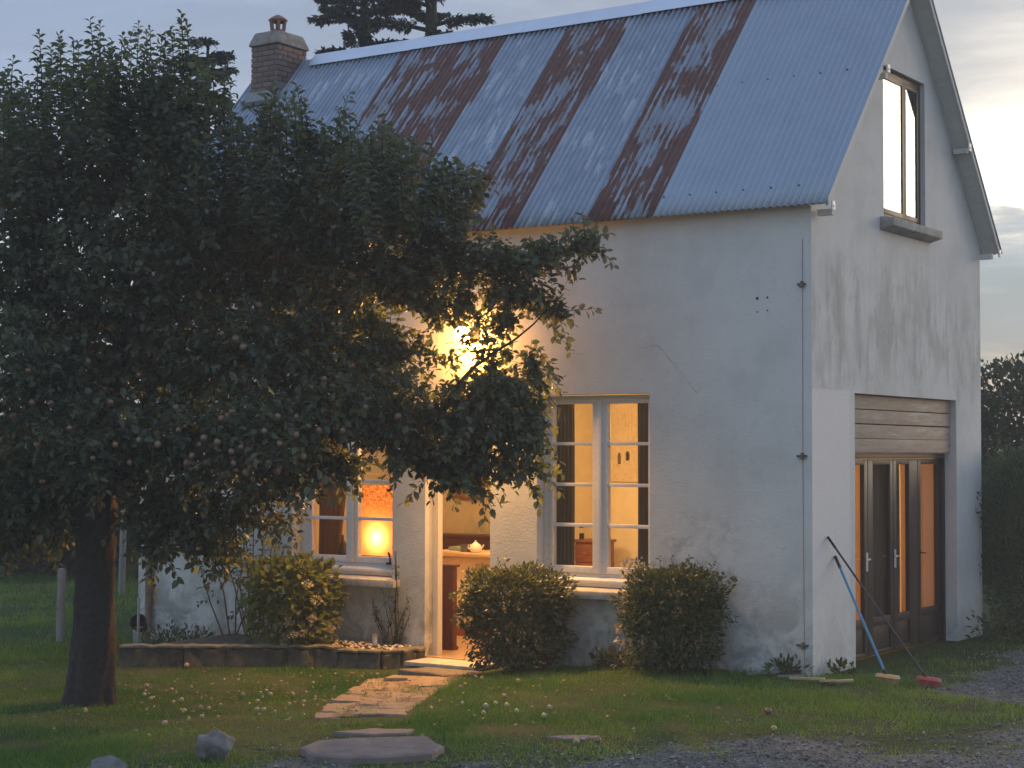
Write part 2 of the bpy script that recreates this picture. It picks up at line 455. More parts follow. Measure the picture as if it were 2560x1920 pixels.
vo = t.node('ShaderNodeTexVoronoi'); vo.inputs['Scale'].default_value = 42; t.link(o, vo.inputs['Vector'])
vo2 = t.node('ShaderNodeTexVoronoi'); vo2.inputs['Scale'].default_value = 90; t.link(o, vo2.inputs['Vector'])
st = t.mix(.35, t.ramp(t.sep(vo.outputs['Color'])[0], [(0, (.080, .076, .070)), (.6, (.148, .142, .132)), (1, (.27, .255, .235))]), t.ramp(t.sep(vo2.outputs['Color'])[1], [(0, (.07, .07, .07)), (1, (.21, .21, .21))]))
st = t.mix(t.smooth(n1, .55, .8), st, (.12, .105, .08))
gm = t.smooth(t.math('ADD', ga, t.math('MULTIPLY', t.math('SUBTRACT', n2, .5), .5)), .35, .65)
c = t.mix(gm, turf, st)
h = t.math('ADD', t.math('MULTIPLY', n2, .6), t.math('MULTIPLY', t.math('MULTIPLY', vo.outputs['Distance'], ga), 1.6))
bsdf(t, out, c, .95, 0, t.bump(h, .8, .02), .2)
MAT['ground'] = m
ground = link_mesh('ground', np_mesh('ground', np.stack([GX.ravel(), GY.ravel(), GZ.ravel()], 1), faces, m, True, {'gravel': GM.ravel()}))
tag(ground, 'lawn running into grey gravel around the house', kind='structure')

# ------------------------------------------------------------------ house
house = empty('house', (0, 0, 0))
tag(house, 'white rendered two storey cottage with rusty corrugated metal roof and lit windows', 'house')
LW, DP = -9.221, 4.927
EY, EZ, YR, HR = -.148, 4.632, 2.4635, 7.586
KS = (HR - EZ) / (YR - EY)
def roof_h(y):                       # underside level that the walls meet
    return EZ - .085 + KS * ((y if y <= YR else DP - y) - EY)
WB = -.6
# window / door openings in the front wall: x0, x1, z0, z1
FO = [(-6.668, -5.174, .66, 2.80), (-4.709, -3.822, -.16, 2.42), (-3.209, -1.817, .66, 2.808)]
b = MB(); T = .30
top = roof_h(0)
xs = LW
for x0, x1, z0, z1 in FO:
    b.prism([(0, WB), (T, WB), (T, roof_h(T)), (0, top)], xs, x0, 0)
    b.box(x0, x1, 0, T, WB, z0)
    b.prism([(0, z1), (T, z1), (T, roof_h(T)), (0, top)], x0, x1, 0)
    xs = x1
b.prism([(0, WB), (T, WB), (T, roof_h(T)), (0, top)], xs, 0, 0)
b.build('wall', MAT['wall_front'], house)
# gable wall on the right, openings y0,y1,z0,z1
GD = (1.06, 4.066, -.25, 2.81); GW = (1.876, 3.109, 4.70, 6.371)
b = MB(); X0 = -.30; e = T
b.prism([(e, WB), (GD[0], WB), (GD[0], roof_h(GD[0])), (e, roof_h(e))], X0, -.0, 0)
b.box(X0, 0, GD[0], GD[1], WB, GD[2])
b.prism([(GD[0], GD[3]), (GW[0], GD[3]), (GW[0], roof_h(GW[0])), (GD[0], roof_h(GD[0]))], X0, 0, 0)
b.box(X0, 0, GW[0], GW[1], GD[3], GW[2])
b.prism([(GW[0], GW[3]), (GW[1], GW[3]), (GW[1], roof_h(GW[1])), (YR, roof_h(YR)), (GW[0], roof_h(GW[0]))], X0, 0, 0)
b.prism([(GW[1], GD[3]), (GD[1], GD[3]), (GD[1], roof_h(GD[1])), (GW[1], roof_h(GW[1]))], X0, 0, 0)
b.prism([(GD[1], WB), (DP, WB), (DP, roof_h(DP)), (GD[1], roof_h(GD[1]))], X0, 0, 0)
# the corner pier carries the gable render round from the front wall's edge
b.prism([(.0008, WB), (e, WB), (e, roof_h(e)), (.0008, top)], -.0009, .0008, 0)
b.build('wall', MAT['wall_gable'], house)
b = MB(); b.prism([(T, WB), (DP, WB), (DP, roof_h(DP)), (YR, roof_h(YR)), (T, roof_h(T))], LW, LW + T, 0); b.build('wall', MAT['wall_gable'], house)
b = MB(); b.prism([(DP - T, WB), (DP, WB), (DP, roof_h(DP)), (DP - T, roof_h(DP - T))], LW + T, X0, 0); b.build('wall', MAT['wall_front'], house)
# inner linings, floor and ceiling
b = MB()
FZ, CZ = -.10, 2.95
b.box(LW + T + .001, X0 - .001, 4.60, DP - T - .001, FZ, CZ)
b.box(LW + T + .001, LW + T + .03, T + .001, 4.60, FZ, CZ)
b.box(-5.30, -5.18, 2.9, 4.60, FZ, CZ)            # wing wall whose edge shows through the window
b.build('inner_wall', MAT['plaster'], house)
b = MB(); b.box(LW + T, X0, T, DP - T, FZ - .12, FZ); b.box(-4.709, -3.822, .001, T - .001, FZ - .1, FZ + .0); b.build('floor', MAT['tile'], house)
b = MB(); b.box(LW + T, X0, T + .001, DP - T, CZ, CZ + .18); b.build('ceiling', MAT['ceil'], house)
b = MB(); b.box(-5.585, -5.2, 2.86, 2.898, FZ, FZ + .12); b.build('skirting', MAT['red_wood_h'], house)

# ---- roof
def corr_mat(name, rust):
    m, t, out = new_mat(name)
    o = t.obj()
    u = t.attr('across').outputs['Fac']; v = t.attr('along').outputs['Fac']; kd = t.attr('rusting').outputs['Fac']
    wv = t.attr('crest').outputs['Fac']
    x, y, z = t.sep(o)[0:3]
    r = t.rand()
    ro = t.math('MULTIPLY', r, 40.0)
    big = t.noise(t.comb(t.math('MULTIPLY', x, 2.6), t.math('ADD', t.math('MULTIPLY', v, 1.25), ro), 0.0), 1.0, 5, .62, .3)
    str_ = t.noise(t.comb(t.math('MULTIPLY', x, 13.0), t.math('ADD', t.math('MULTIPLY', v, 1.8), ro), 1.0), 1.0, 5, .62, .25)
    fine = t.noise(t.comb(t.math('MULTIPLY', x, 60.0), t.math('MULTIPLY', v, 9.0), 2.0), 1.0, 4, .6)
    zinc = t.ramp(t.noise(o, 3.5, 5, .6), [(.25, (.24, .29, .36)), (.75, (.34, .40, .48))])
    if not rust:
        zinc = t.ramp(t.noise(o, 2.5, 5, .6), [(.25, (.32, .38, .455)), (.75, (.37, .43, .51))])
    c = t.mix(t.math('MULTIPLY', fine, .15), zinc, (.15, .17, .19))
    c = t.mix(t.math('MULTIPLY', t.math('SUBTRACT', 1.0, t.smooth(wv, -.75, .2)), .36 if rust else .07), c, (.10, .12, .15))  # valleys painted darker, shade between the corrugations put into the colour
    rough = .46; metal = .55
    if rust:
        # white bloom of old zinc on the lighter sheets
        bloom = t.math('MULTIPLY', t.smooth(str_, .52, .62), t.math('SUBTRACT', 1.0, t.smooth(kd, .2, .6)))
        bloom = t.math('MULTIPLY', bloom, t.smooth(t.noise(o, 1.6, 3), .42, .6))
        c = t.mix(t.math('MULTIPLY', bloom, .75), c, (.58, .63, .70))
        tan = t.math('MULTIPLY', t.smooth(t.math('ADD', str_, t.math('MULTIPLY', kd, .16)), .60, .68), .4)
        c = t.mix(tan, c, (.22, .17, .14))
        edge = t.math('MAXIMUM', t.math('SUBTRACT', 1.0, t.smooth(u, .0, .30)), t.smooth(u, .72, 1.0))
        f = t.math('ADD', t.math('ADD', t.math('MULTIPLY', big, .82), t.math('MULTIPLY', str_, .62)), t.math('MULTIPLY', edge, .125))
        f = t.math('ADD', f, t.math('MULTIPLY', t.math('SUBTRACT', kd, 1.0), .36))
        f = t.math('SUBTRACT', f, t.math('MULTIPLY', wv, .05))
        f = t.math('ADD', f, t.math('MULTIPLY', t.math('SUBTRACT', fine, .5), .16))
        rm = t.smooth(f, .715, .785)
        rc = t.ramp(t.noise(o, 9, 5, .65), [(.3, (.085, .026, .017)), (.55, (.135, .045, .026)), (.8, (.19, .08, .045))])
        c = t.mix(t.math('MULTIPLY', rm, .86), c, rc)
        metal = t.math('MULTIPLY', t.math('SUBTRACT', 1.0, rm), .5)
        rough = t.math('ADD', .48, t.math('MULTIPLY', rm, .4))
    bsdf(t, out, c, rough, metal, t.bump(fine, .15, .004), .4)
    return m
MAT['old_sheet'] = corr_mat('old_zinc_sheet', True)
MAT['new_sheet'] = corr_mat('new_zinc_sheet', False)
MAT['zinc'] = simple('ridge_zinc', (.62, .66, .74), .42, .55, var=.06, scale=3)
VL, VR = -9.42, .23
b = MB()
def under(y, off): return (EZ - off + KS * ((y if y <= YR else DP - y) - EY))
b.prism([(EY + .05, under(EY + .05, .03)), (YR, under(YR, .03)), (DP - EY - .05, under(EY + .05, .03)), (DP - EY - .05, under(EY + .05, .072)), (YR, under(YR, .072)), (EY + .05, under(EY + .05, .072))], VL + .04, VR - .04, 0)
roof = b.build('roof', MAT['verge'], house)
# verge boards that show under the overhang at both gables
for xa, xb in ((VR - .038, VR - .012), (.002, .03), (VL + .01, VL + .036)):
    for s in (0, 1):
        P = lambda y, off: (y if not s else DP - y, EZ - off + KS * (y - EY))
        q = [P(EY + .06, .02), P(YR - .002, .02), P(YR - .002, .10), P(EY + .06, .10)]
        bb = MB(); bb.prism(q, xa, xb, 0); bb.build('verge_board', MAT['verge'], roof)
seams = [-9.40, -8.53, -7.67, -6.82, -6.00, -5.15, -4.33, -3.42, -2.55, -1.70, -.74, .23]
rusting = [.25, .15, .2, 1.04, 1.22, .14, 1.10, .22, 1.10, 0, 0]
PER = .076
def sheet(xa, xb, flip, kd, lift, mat):
    nxs = int((xb - xa) / PER * 9) + 1; nr = 9
    X = np.linspace(xa, xb + (.05 if xb < .2 else 0), nxs); V = np.linspace(0, 1, nr)
    XX, VV = np.meshgrid(X, V)
    j = np.random.default_rng(int(abs(xa) * 1000))
    ys = EY - .01 + VV * (YR - EY + .0); crest = np.sin(2 * np.pi * XX / PER)
    sag = (fbm(XX * 1.2, VV * 3 + xa, 77, 2) - .5) * .012
    if flip is False: ys = ys + np.where(VV == 0, j.uniform(-.012, .012), 0)
    off = .0135 * crest + lift + sag
    zs = EZ + KS * (ys - EY)
    nrm = np.array([-KS, 1]) / math.hypot(KS, 1)
    ys2 = ys + nrm[0] * off; zs2 = zs + nrm[1] * off
    if flip: ys2 = DP - ys2
    idx = np.arange(nxs * nr).reshape(nr, nxs)
    f = np.stack([idx[:-1, :-1].ravel(), idx[:-1, 1:].ravel(), idx[1:, 1:].ravel(), idx[1:, :-1].ravel()], 1)
    if flip: f = f[:, ::-1]
    me = np_mesh('roof_sheet', np.stack([XX.ravel(), ys2.ravel(), zs2.ravel()], 1), f, mat, True,
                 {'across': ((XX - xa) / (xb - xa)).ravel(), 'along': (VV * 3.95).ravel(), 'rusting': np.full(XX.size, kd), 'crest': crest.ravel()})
    ob = link_mesh('roof_sheet', me, roof)
    so = ob.modifiers.new('thickness', 'SOLIDIFY'); so.thickness = .0025; so.offset = -1
    return ob
for i in range(len(seams) - 1):
    new = seams[i] >= -1.71
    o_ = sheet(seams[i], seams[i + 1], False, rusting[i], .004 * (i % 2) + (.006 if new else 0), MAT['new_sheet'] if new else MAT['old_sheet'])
    if new: o_['label'] = 'clean blue grey corrugated sheet'
    elif rusting[i] > .8: o_['label'] = 'corrugated sheet streaked with red rust'
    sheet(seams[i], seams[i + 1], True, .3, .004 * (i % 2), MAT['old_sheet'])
# roof screws on the new sheets
scr = simple('dark_screw', (.10, .10, .11), .5, .6); rbm = simple('ridge_bolt', (.12, .11, .11), .6, .5)
def on_roof(x, s, h):
    y = EY + s * (YR - EY); z = EZ + KS * (y - EY); q = math.hypot(KS, 1)
    return Vector((x, y - KS / q * h, z + h / q))
for s in (.065, .53):
    for x in np.arange(-1.6, .2, .152 * 2):
        xq = math.floor(x / PER) * PER + PER * .25
        p0_, p1_ = on_roof(xq, s, .012), on_roof(xq, s, .03)
        b = MB(); b.tube([p0_, p1_], [.013, .010], 8); b.build('roof_screw', scr, roof)
# ridge capping
b = MB(); n_ = math.hypot(KS, 1)
w = .23
for k in range(5):
    xa = -8.44 + k * 1.735; xb = xa + 1.745 if k < 4 else VR + .02
    l = .028 + .004 * (k % 2)
    b2 = [(YR - w / n_ * 1.0 - 0, HR - w * KS / n_ + l + .016), (YR - .035, HR + l + .002), (YR, HR + l + .022), (YR + .035, HR + l + .002), (YR + w / n_, HR - w * KS / n_ + l + .016),
          (YR + w / n_, HR - w * KS / n_ + l + .010), (YR + .035, HR + l - .004), (YR, HR + l + .016), (YR - .035, HR + l - .004), (YR - w / n_, HR - w * KS / n_ + l + .010)]
    bb = MB(); bb.prism(b2, xa, xb, 0); bb.build('ridge_cap', MAT['zinc'], roof)
for k in range(24):
    x = -8.2 + k * .36; b = MB(); b.tube([on_roof(x, .915, .04), on_roof(x, .915, .075)], .008, 6); b.build('ridge_bolt', rbm, roof)
# purlin ends: white painted brackets at the verge
for y, z, s in ((-.02, 4.66, 0), (1.42, 6.27, 0), (DP - 1.02, 5.80, 1), (DP + .02, 4.66, 1)):
    bb = MB(); bb.box(.232, .250, y - .035, y + .035, z - .10, z - .01)
    bb.box(.250, .256, y - .02, y + .02, z - .07, z - .05)
    bb.build('purlin_end', MAT['white_paint'], roof, bevel=.004)
bb = MB()
for y, z in ((.10, 4.50), (1.50, 6.10), (DP - .95, 5.66), (DP - .10, 4.50)):
    bb = MB(); bb.box(.031, .19, y - .03, y + .03, z + .03, z + .09); bb.build('purlin', MAT['verge'], roof)

# ---- chimney
CX0, CX1, CY0, CY1 = -9.13, -8.66, 1.92, 2.52
m, t, out = new_mat('chimney_brick'); r = t.rand(); o = t.obj()
c = t.ramp(r, [(0, (.16, .115, .10)), (.4, (.21, .14, .12)), (.7, (.24, .165, .145)), (1, (.19, .165, .15))])
c = t.mix(t.smooth(t.noise(o, 20, 5, .65), .5, .75), c, (.16, .14, .13))
bsdf(t, out, c, .9, 0, t.bump(t.noise(o, 50, 4), .5, .006), .3); MAT['brick'] = m
bb = MB(); bb.box(CX0 + .012, CX1 - .012, CY0 + .012, CY1 - .012, 6.5, 7.71)
chim = bb.build('chimney', simple('chimney_mortar', (.19, .17, .155), .95, var=.25, scale=20, bump=.01), house)
brick_me = {}
def brick(x0, x1, y0, y1, z0, z1):
    cx, cy, cz = (x0 + x1) / 2, (y0 + y1) / 2, (z0 + z1) / 2
    key = (round(x1 - x0, 3), round(y1 - y0, 3))
    if key not in brick_me:
        q = MB(); q.box(-(x1 - x0) / 2, (x1 - x0) / 2, -(y1 - y0) / 2, (y1 - y0) / 2, -(z1 - z0) / 2, (z1 - z0) / 2)
        ob = q.build('brick', MAT['brick'], chim, bevel=.004); brick_me[key] = ob.data
    else: ob = link_mesh('brick', brick_me[key], chim)
    ob.location = (cx + random.uniform(-.002, .002), cy + random.uniform(-.002, .002), cz)
    ob.rotation_euler = (0, 0, random.uniform(-.008, .008))
ch, jt = .062, .010
zc = 6.78; row = 0
while zc + ch < 7.712:
    for (fa, fb, horiz) in ((CX0, CX1, True), (CY0, CY1, False)):
        L = fb - fa; bl = .2
        p = fa + (0.001 if row % 2 else -.1)
        while p < fb - .03:
            a_, c_ = max(p, fa), min(p + bl, fb); p += bl + jt
            if c_ - a_ < .03: continue
            pr = random.uniform(0, .004)
            if horiz: brick(a_, c_, CY0 - .003 - pr * .0, CY0 + .011, zc, zc + ch)
            else: brick(CX1 - .011, CX1 + .003, a_ + .002, c_ - .002, zc, zc + ch)
    zc += ch + jt; row += 1
bb = MB(); bb.box(CX0 - .05, CX1 + .05, CY0 - .05, CY1 + .05, 7.712, 7.87)
bb.v[-4:] = [(x + (.07 if x < -8.9 else -.07), y + (.08 if y < 2.2 else -.08), z + .05) for x, y, z in bb.v[-4:]]
cap = bb.build('chimney_cap', simple('brown_cap_stone', (.24, .215, .19), .92, var=.3, scale=12, bump=.012), chim, bevel=.05)
bb = MB(); pc = (-8.90, 2.2, 7.90)
bb.lathe([(.0, 0), (.115, 0), (.115, .05), (.098, .06), (.094, .075)], pc, 18)
for k in range(6):
    a = k * math.pi / 3 + .3
    bb.tube([(pc[0] + .09 * math.cos(a), pc[1] + .09 * math.sin(a), pc[2] + .07), (pc[0] + .105 * math.cos(a), pc[1] + .105 * math.sin(a), pc[2] + .20)], .022, 8)
bb.lathe([(.10, .185), (.122, .195), (.135, .212), (.10, .245), (.05, .275), (.012, .29), (0, .30)], pc, 18)
bb.build('chimney_pot', simple('terracotta_pot', (.24, .13, .09), .85, var=.3, scale=14, bump=.006), chim)
bb = MB(); bb.prism([(1.80, 6.88), (1.925, 7.02), (1.925, 7.10), (1.78, 6.93)], CX0 - .06, CX1 + .06, 0)
bb.box(CX1 - .0, CX1 + .012, 1.86, 2.40, 6.86, 7.2)
bb.build('flashing', simple('lead_flashing', (.22, .23, .24), .6, .3), chim)

# ---- front windows
def window_front(x0, x1, lp, rp, z0, tops, label):
    """casement window: lp / rp are the pane x-ranges of the two leaves"""
    fr = MB(); ya, yb = .135, .205
    zt = 2.80; F = (lp[0] - .07, rp[1] + .07)
    rows = [(2.71, 2.30), (2.267, 1.864), (1.829, 1.432), (1.395, .977)]
    fr.box(x0 + .001, lp[0] - .045, ya, yb, z0, zt - .001)                      # left jamb
    fr.box(rp[1] + .045, x1 - .001, ya, yb, z0, zt - .001)
    fr.box(lp[0] - .045, rp[1] + .045, ya, yb, 2.755, zt - .001)
    fr.box(lp[0] - .045, rp[1] + .045, ya, yb, z0, .90)
    win = fr.build('window', MAT['white_paint'], house, bevel=.006)
    win['label'] = label
    for i, (a, c) in enumerate((lp, rp)):
        la, lc = a - .045 + .003, c + .045 - .003
        if i == 0: lc = (lp[1] + rp[0]) / 2 - .002
        else: la = (lp[1] + rp[0]) / 2 + .002
        q = MB(); y0, y1 = ya - .02, yb - .012
        q.box(la, a, y0, y1, .905, 2.752); q.box(c, lc, y0, y1, .905, 2.752)
        q.box(a, c, y0, y1, 2.71, 2.752); q.box(a, c, y0, y1, .905, .977)
        q.build('casement', MAT['white_paint'], win, bevel=.005)
        for k in range(3):
            g = MB(); g.box(a, c, y0 + .008, y1 - .008, rows[k + 1][0], rows[k][1]); g.build('glazing_bar', MAT['white_paint'], win, bevel=.004)
        for zt_, zb_ in rows:
            g = MB(); g.box(a, c, .152, .157, zb_, zt_); g.build('pane', MAT['glass'], win)
    q = MB(); mx = (lp[1] + rp[0]) / 2; q.box(mx - .028, mx + .028, ya - .036, ya - .021, .905, 2.752); q.build('cover_strip', MAT['white_paint'], win, bevel=.006)
    # wooden drip rail and its moulding
    q = MB(); q.prism([(ya - .001, z0 + .10), (ya - .085, z0 + .075), (ya - .085, z0 + .045), (ya - .05, z0 + .03), (ya - .05, z0 + .002), (ya - .001, z0 + .002)], x0 + .003, x1 - .003, 0)
    q.build('drip_rail', MAT['white_paint'], win, bevel=.004)
    return win
w1 = window_front(-3.209, -1.817, (-3.08, -2.58), (-2.40, -1.90), .765, 0, 'tall lit casement window with grey curtains')
w2 = window_front(-6.668, -5.174, (-6.46, -5.94), (-5.77, -5.25), .765, 0, 'lit casement window with the orange lamp behind it')
def sill(x0, x1):
    q = MB(); q.prism([(.133, .764), (-.115, .742), (-.125, .735), (-.125, .655), (-.06, .65), (-.001, .658), (.133, .658)], x0, x1, 0)
    return q
sm = sill(-3.208, -1.818); sm.build('window_sill', MAT['stone_sill'], house, bevel=.008)
sm = sill(-6.667, -5.175); sm.build('window_sill', MAT['stone_sill'], house, bevel=.008)
for x0, x1 in ((-3.29, -3.2095), (-1.8165, -1.74), (-6.75, -6.6685), (-5.1735, -5.06)):
    q = MB(); q.box(x0, x1, -.125, -.001, .655, .738); q.build('window_sill', MAT['stone_sill'], house, bevel=.008)
# black shutter catch by the left window
q = MB(); q.box(-5.31, -5.25, .06, .085, .90, .925); q.tube([(-5.262, .07, .92), (-5.262, .07, 1.02)], .01, 6); q.tube([(-5.262, .07, 1.0), (-5.272, .05, 1.04)], .012, 6)
q.build('shutter_catch', simple('black_iron', (.02, .02, .02), .5, .6), house)

# ---- front door: frame only, the leaf stands open inside
q = MB(); q.box(-4.708, -4.635, .145, .235, FZ + .001, 2.419); q.box(-3.90, -3.823, .145, .235, FZ + .001, 2.419); q.box(-4.635, -3.90, .145, .235, 2.34, 2.419)
q.build('door_frame', MAT['white_paint'], house, bevel=.006)
q = MB(); q.box(-4.66, -3.72, -.44, -.003, -.155, -.108); ds = q.build('doorstep', MAT['stone_sill'], house, bevel=.01)
q = MB(); q.box(-4.60, -3.78, -.38, -.003, -.4, -.156); q.build('step_riser', simple('dark_brickwork', (.14, .11, .09), .95, var=.35, scale=12, bump=.01), house)

# ---- gable window
q = MB(); xa, xb = -.125, -.055
y0, y1, z0, z1 = GW[0] + .001, GW[1] - .001, 4.721, GW[3] - .001
q.box(xa, xb, y0, y0 + .06, z0, z1); q.box(xa, xb, y1 - .06, y1, z0, z1); q.box(xa, xb, y0 + .06, y1 - .06, z1 - .06, z1); q.box(xa, xb, y0 + .06, y1 - .06, z0, z0 + .06)
gwin = q.build('window', MAT['door_wood'], house, bevel=.005); gwin['label'] = 'brown framed gable window reflecting the sky'
for a, c in ((y0 + .062, 2.604), (2.608, y1 - .062)):
    q = MB(); A, C = xa + .008, xb + .006
    q.box(A, C, a, a + .055, z0 + .062, z1 - .062); q.box(A, C, c - .055, c, z0 + .062, z1 - .062)
    q.box(A, C, a + .055, c - .055, z1 - .117, z1 - .062); q.box(A, C, a + .055, c - .055, z0 + .062, z0 + .117)
    q.build('casement', MAT['door_wood'], gwin, bevel=.004)
    q = MB(); q.box(-.064, -.060, a + .055, c - .055, z0 + .117, z1 - .117); q.build('pane', MAT['double_glass'], gwin)
q = MB(); q.prism([(-.30, 4.719), (.14, 4.700), (.14, 4.60), (.001, 4.585), (.001, 4.699), (-.30, 4.701)], 1.877, 3.108, 1)
q = MB(); q.box(-.298, .001, 1.877, 3.108, 4.7005, 4.7195); q.build('window_sill', MAT['concrete'], house)
q = MB(); q.prism([(.0015, 4.720), (.155, 4.700), (.155, 4.615), (.0015, 4.57)], 1.77, 3.24, 1); q.build('window_sill', MAT['concrete'], house, bevel=.008)

# ---- garage opening in the gable: planks above, glazed doors below
for k in range(4):
    za = 2.802 - .152 * (k + 1)
    q = MB(); q.box(-.105 - .003 * (k % 2), -.072 + random.uniform(-.003, .003), GD[0] + .002, GD[1] - .002, za + .004, za + .148)
    q.build('plank', MAT['plank'], house, bevel=.003, rot=(random.uniform(-.0015, .0015), 0, 0))
q = MB(); q.box(-.135, -.112, GD[0] + .002, GD[1] - .002, 2.192, 2.808); q.build('plank_light_stop', MAT['dark_board'], house)  # added board that stops room light showing through the plank gaps
q = MB(); q.box(-.26, -.14, GD[0] + .001, GD[1] - .001, 2.13, 2.19)
q.box(-.26, -.14, GD[0] + .001, GD[0] + .05, -.02, 2.13); q.box(-.26, -.14, GD[1] - .05, GD[1] - .001, -.02, 2.13)
gdoor = q.build('glazed_door', MAT['door_wood'], house, bevel=.005); gdoor['label'] = 'brown folding glazed door in the gable'
for k, (a, c, ga_, gc_) in enumerate(((1.111, 1.835, 1.20, 1.745), (1.845, 2.555, 1.985, 2.47), (2.565, 3.305, 2.66, 3.04), (3.315, 4.015, 3.33 + .07, 3.945))):
    q = MB(); A, C = -.235, -.185
    q.box(A, C, a, ga_, .02, 2.125); q.box(A, C, gc_, c, .02, 2.125)
    q.box(A, C, ga_, gc_, 2.065, 2.125); q.box(A, C, ga_, gc_, .33, .42); q.box(A, C, ga_, gc_, .02, .07)
    q.build('door_leaf', MAT['door_wood'], gdoor, bevel=.006)
    q = MB(); q.box(-.213, -.207, ga_, gc_, .42, 2.065); q.build('pane', MAT['glass'], gdoor)
    q = MB(); q.box(-.222, -.203, ga_, gc_, .07, .33); q.build('panel', MAT['door_wood'], gdoor, bevel=.004)
hm = simple('white_handle', (.72, .72, .70), .3, .2)
for y in (1.80, 2.60):
    q = MB(); q.box(-.184, -.176, y - .022, y + .022, .93, 1.13); q.tube([(-.176, y, 1.06), (-.145, y, 1.06), (-.135, y - .012, 1.06), (-.135, y - .11, 1.055)], .009, 8); q.build('handle', hm, gdoor)
q = MB(); q.tube([(-.184, 3.36, 1.06), (-.15, 3.36, 1.06), (-.142, 3.43, 1.05)], .009, 8); q.build('handle', MAT['door_wood'], gdoor)
q = MB(); q.box(-.29, -.001, GD[0] + .001, GD[1] - .001, -.249, -.022); q.build('threshold', MAT['concrete'], house)
for x in (-.12, -.015):
    q = MB(); q.box(x - .03, x + .006, GD[0] + .003, GD[1] - .003, -.021, -.004); q.build('threshold_strip', simple('aluminium_strip', (.50, .50, .49), .4, .4), house)

# ---- things fixed to the walls
black_hole = simple('hole_shadow', (.05, .05, .055), .9)
q = MB(); px, py = -8.98, -.06
q.tube([(px, py, -.08), (px, py, 4.30), (px, py - .02, 4.42)], .045, 12)
for z in (1.2, 2.9): q.tube([(px, py, z), (px, py, z + .06)], .056, 12)
q.build('downpipe', simple('brown_downpipe', (.20, .13, .10), .6, var=.25, scale=10), house)
for k, (x, z, r_) in enumerate(((-.585, 3.735, .016), (-.475, 3.74, .011), (-.585, 3.60, .008), (-.475, 3.61, .009))):
    q = MB(); q.tube([(x, -.0035, z), (x, .0, z)], r_, 8); q.build('wall_hole', black_hole, house)
for pts_ in ([(-1.93, 3.28), (-1.72, 3.30), (-1.55, 3.12), (-1.36, 2.90), (-1.27, 2.80), (-1.22, 2.87)], [(-2.82, 3.26), (-2.70, 3.24), (-2.60, 3.235)]):
    q = MB(); q.tube([(x, -.0004, z) for x, z in pts_], [.0008, .002, .001, .001, .003, .001][:len(pts_)], 5); q.build('wall_crack', simple('crack_line', (.2, .2, .2), .9), house)
q = MB(); q.tube([(-.09, -.010, 4.3), (-.094, -.010, 2.16), (-.085, -.010, .31), (-.08, -.010, .0)], .0028, 6)
q.build('cable', simple('grey_cable', (.20, .21, .23), .7), house)
for z, w_ in ((3.85, .05), (2.16, .06), (.31, .07)):
    q = MB(); q.box(-.092 - w_, -.092 + w_ * .7, -.030, -.001, z - .008, z + .012); q.tube([(-.092, -.035, z - .03), (-.092, -.02, z + .03)], .018, 6)
    q.build('cable_bracket', simple('rusty_bracket', (.10, .085, .075), .8, var=.3), house)

# ------------------------------------------------------------------ lights the photo shows
WARM = (1.0, .55, .20)
def point(name, loc, power, color=WARM, rad=.06):
    l = bpy.data.lights.new(name, 'POINT'); l.energy = power; l.color = color; l.shadow_soft_size = rad
    o = bpy.data.objects.new(name, l); col.objects.link(o); o.location = loc
    return o
point('room_bulb', (-2.6, 1.9, 2.55), 165, WARM, .12)
point('kitchen_bulb', (-5.3, 1.5, 2.55), 150, WARM, .12)

# porch lantern on the front wall, over the door
lan = empty('wall_lantern', (-4.03, 0, 3.49)); tag(lan, 'glowing globe wall lamp on the white wall behind the apple leaves', 'lamp')
black = simple('lamp_black', (.02, .02, .02), .4, .5)
q = MB(); q.box(-.06, .06, -.022, -.001, -.10, .08); q.build('back_plate', black, lan, bevel=.006)
q = MB(); q.tube([(0, -.02, .03), (0, -.10, .13), (0, -.20, .15), (0, -.24, .11)], .011, 8); q.build('bracket', black, lan)
q = MB(); q.lathe([(.0, .13), (.03, .125), (.075, .095), (.085, .075), (0, .08)], (0, -.24, 0), 20); q.build('cap', black, lan)
m, t, out = new_mat('lit_globe'); e = t.node('ShaderNodeEmission'); e.inputs[0].default_value = (1, .66, .27, 1); e.inputs[1].default_value = 26; t.link(e.outputs[0], out.inputs[0])
q = MB(); q.lathe([(0, -.09), (.05, -.075), (.083, -.03), (.088, .0), (.078, .04), (.045, .075), (.0, .078)], (0, -.24, 0), 20); gl = q.build('globe', m, lan)
pl = point('porch_bulb', (-4.03, -.20, 3.37), 115, (1.0, .40, .07), .09)
ld_ = bpy.data.lights.new('porch_flood', 'SPOT'); ld_.energy = 1000; ld_.color = (1.0, .50, .13); ld_.spot_size = R(150); ld_.spot_blend = .7; ld_.shadow_soft_size = .07
lo_ = bpy.data.objects.new('porch_flood', ld_); col.objects.link(lo_); lo_.location = (-4.03, -.33, 3.40)
lo_.rotation_euler = Vector((-.20, .80, .78)).to_track_quat('Z', 'Y').to_euler()

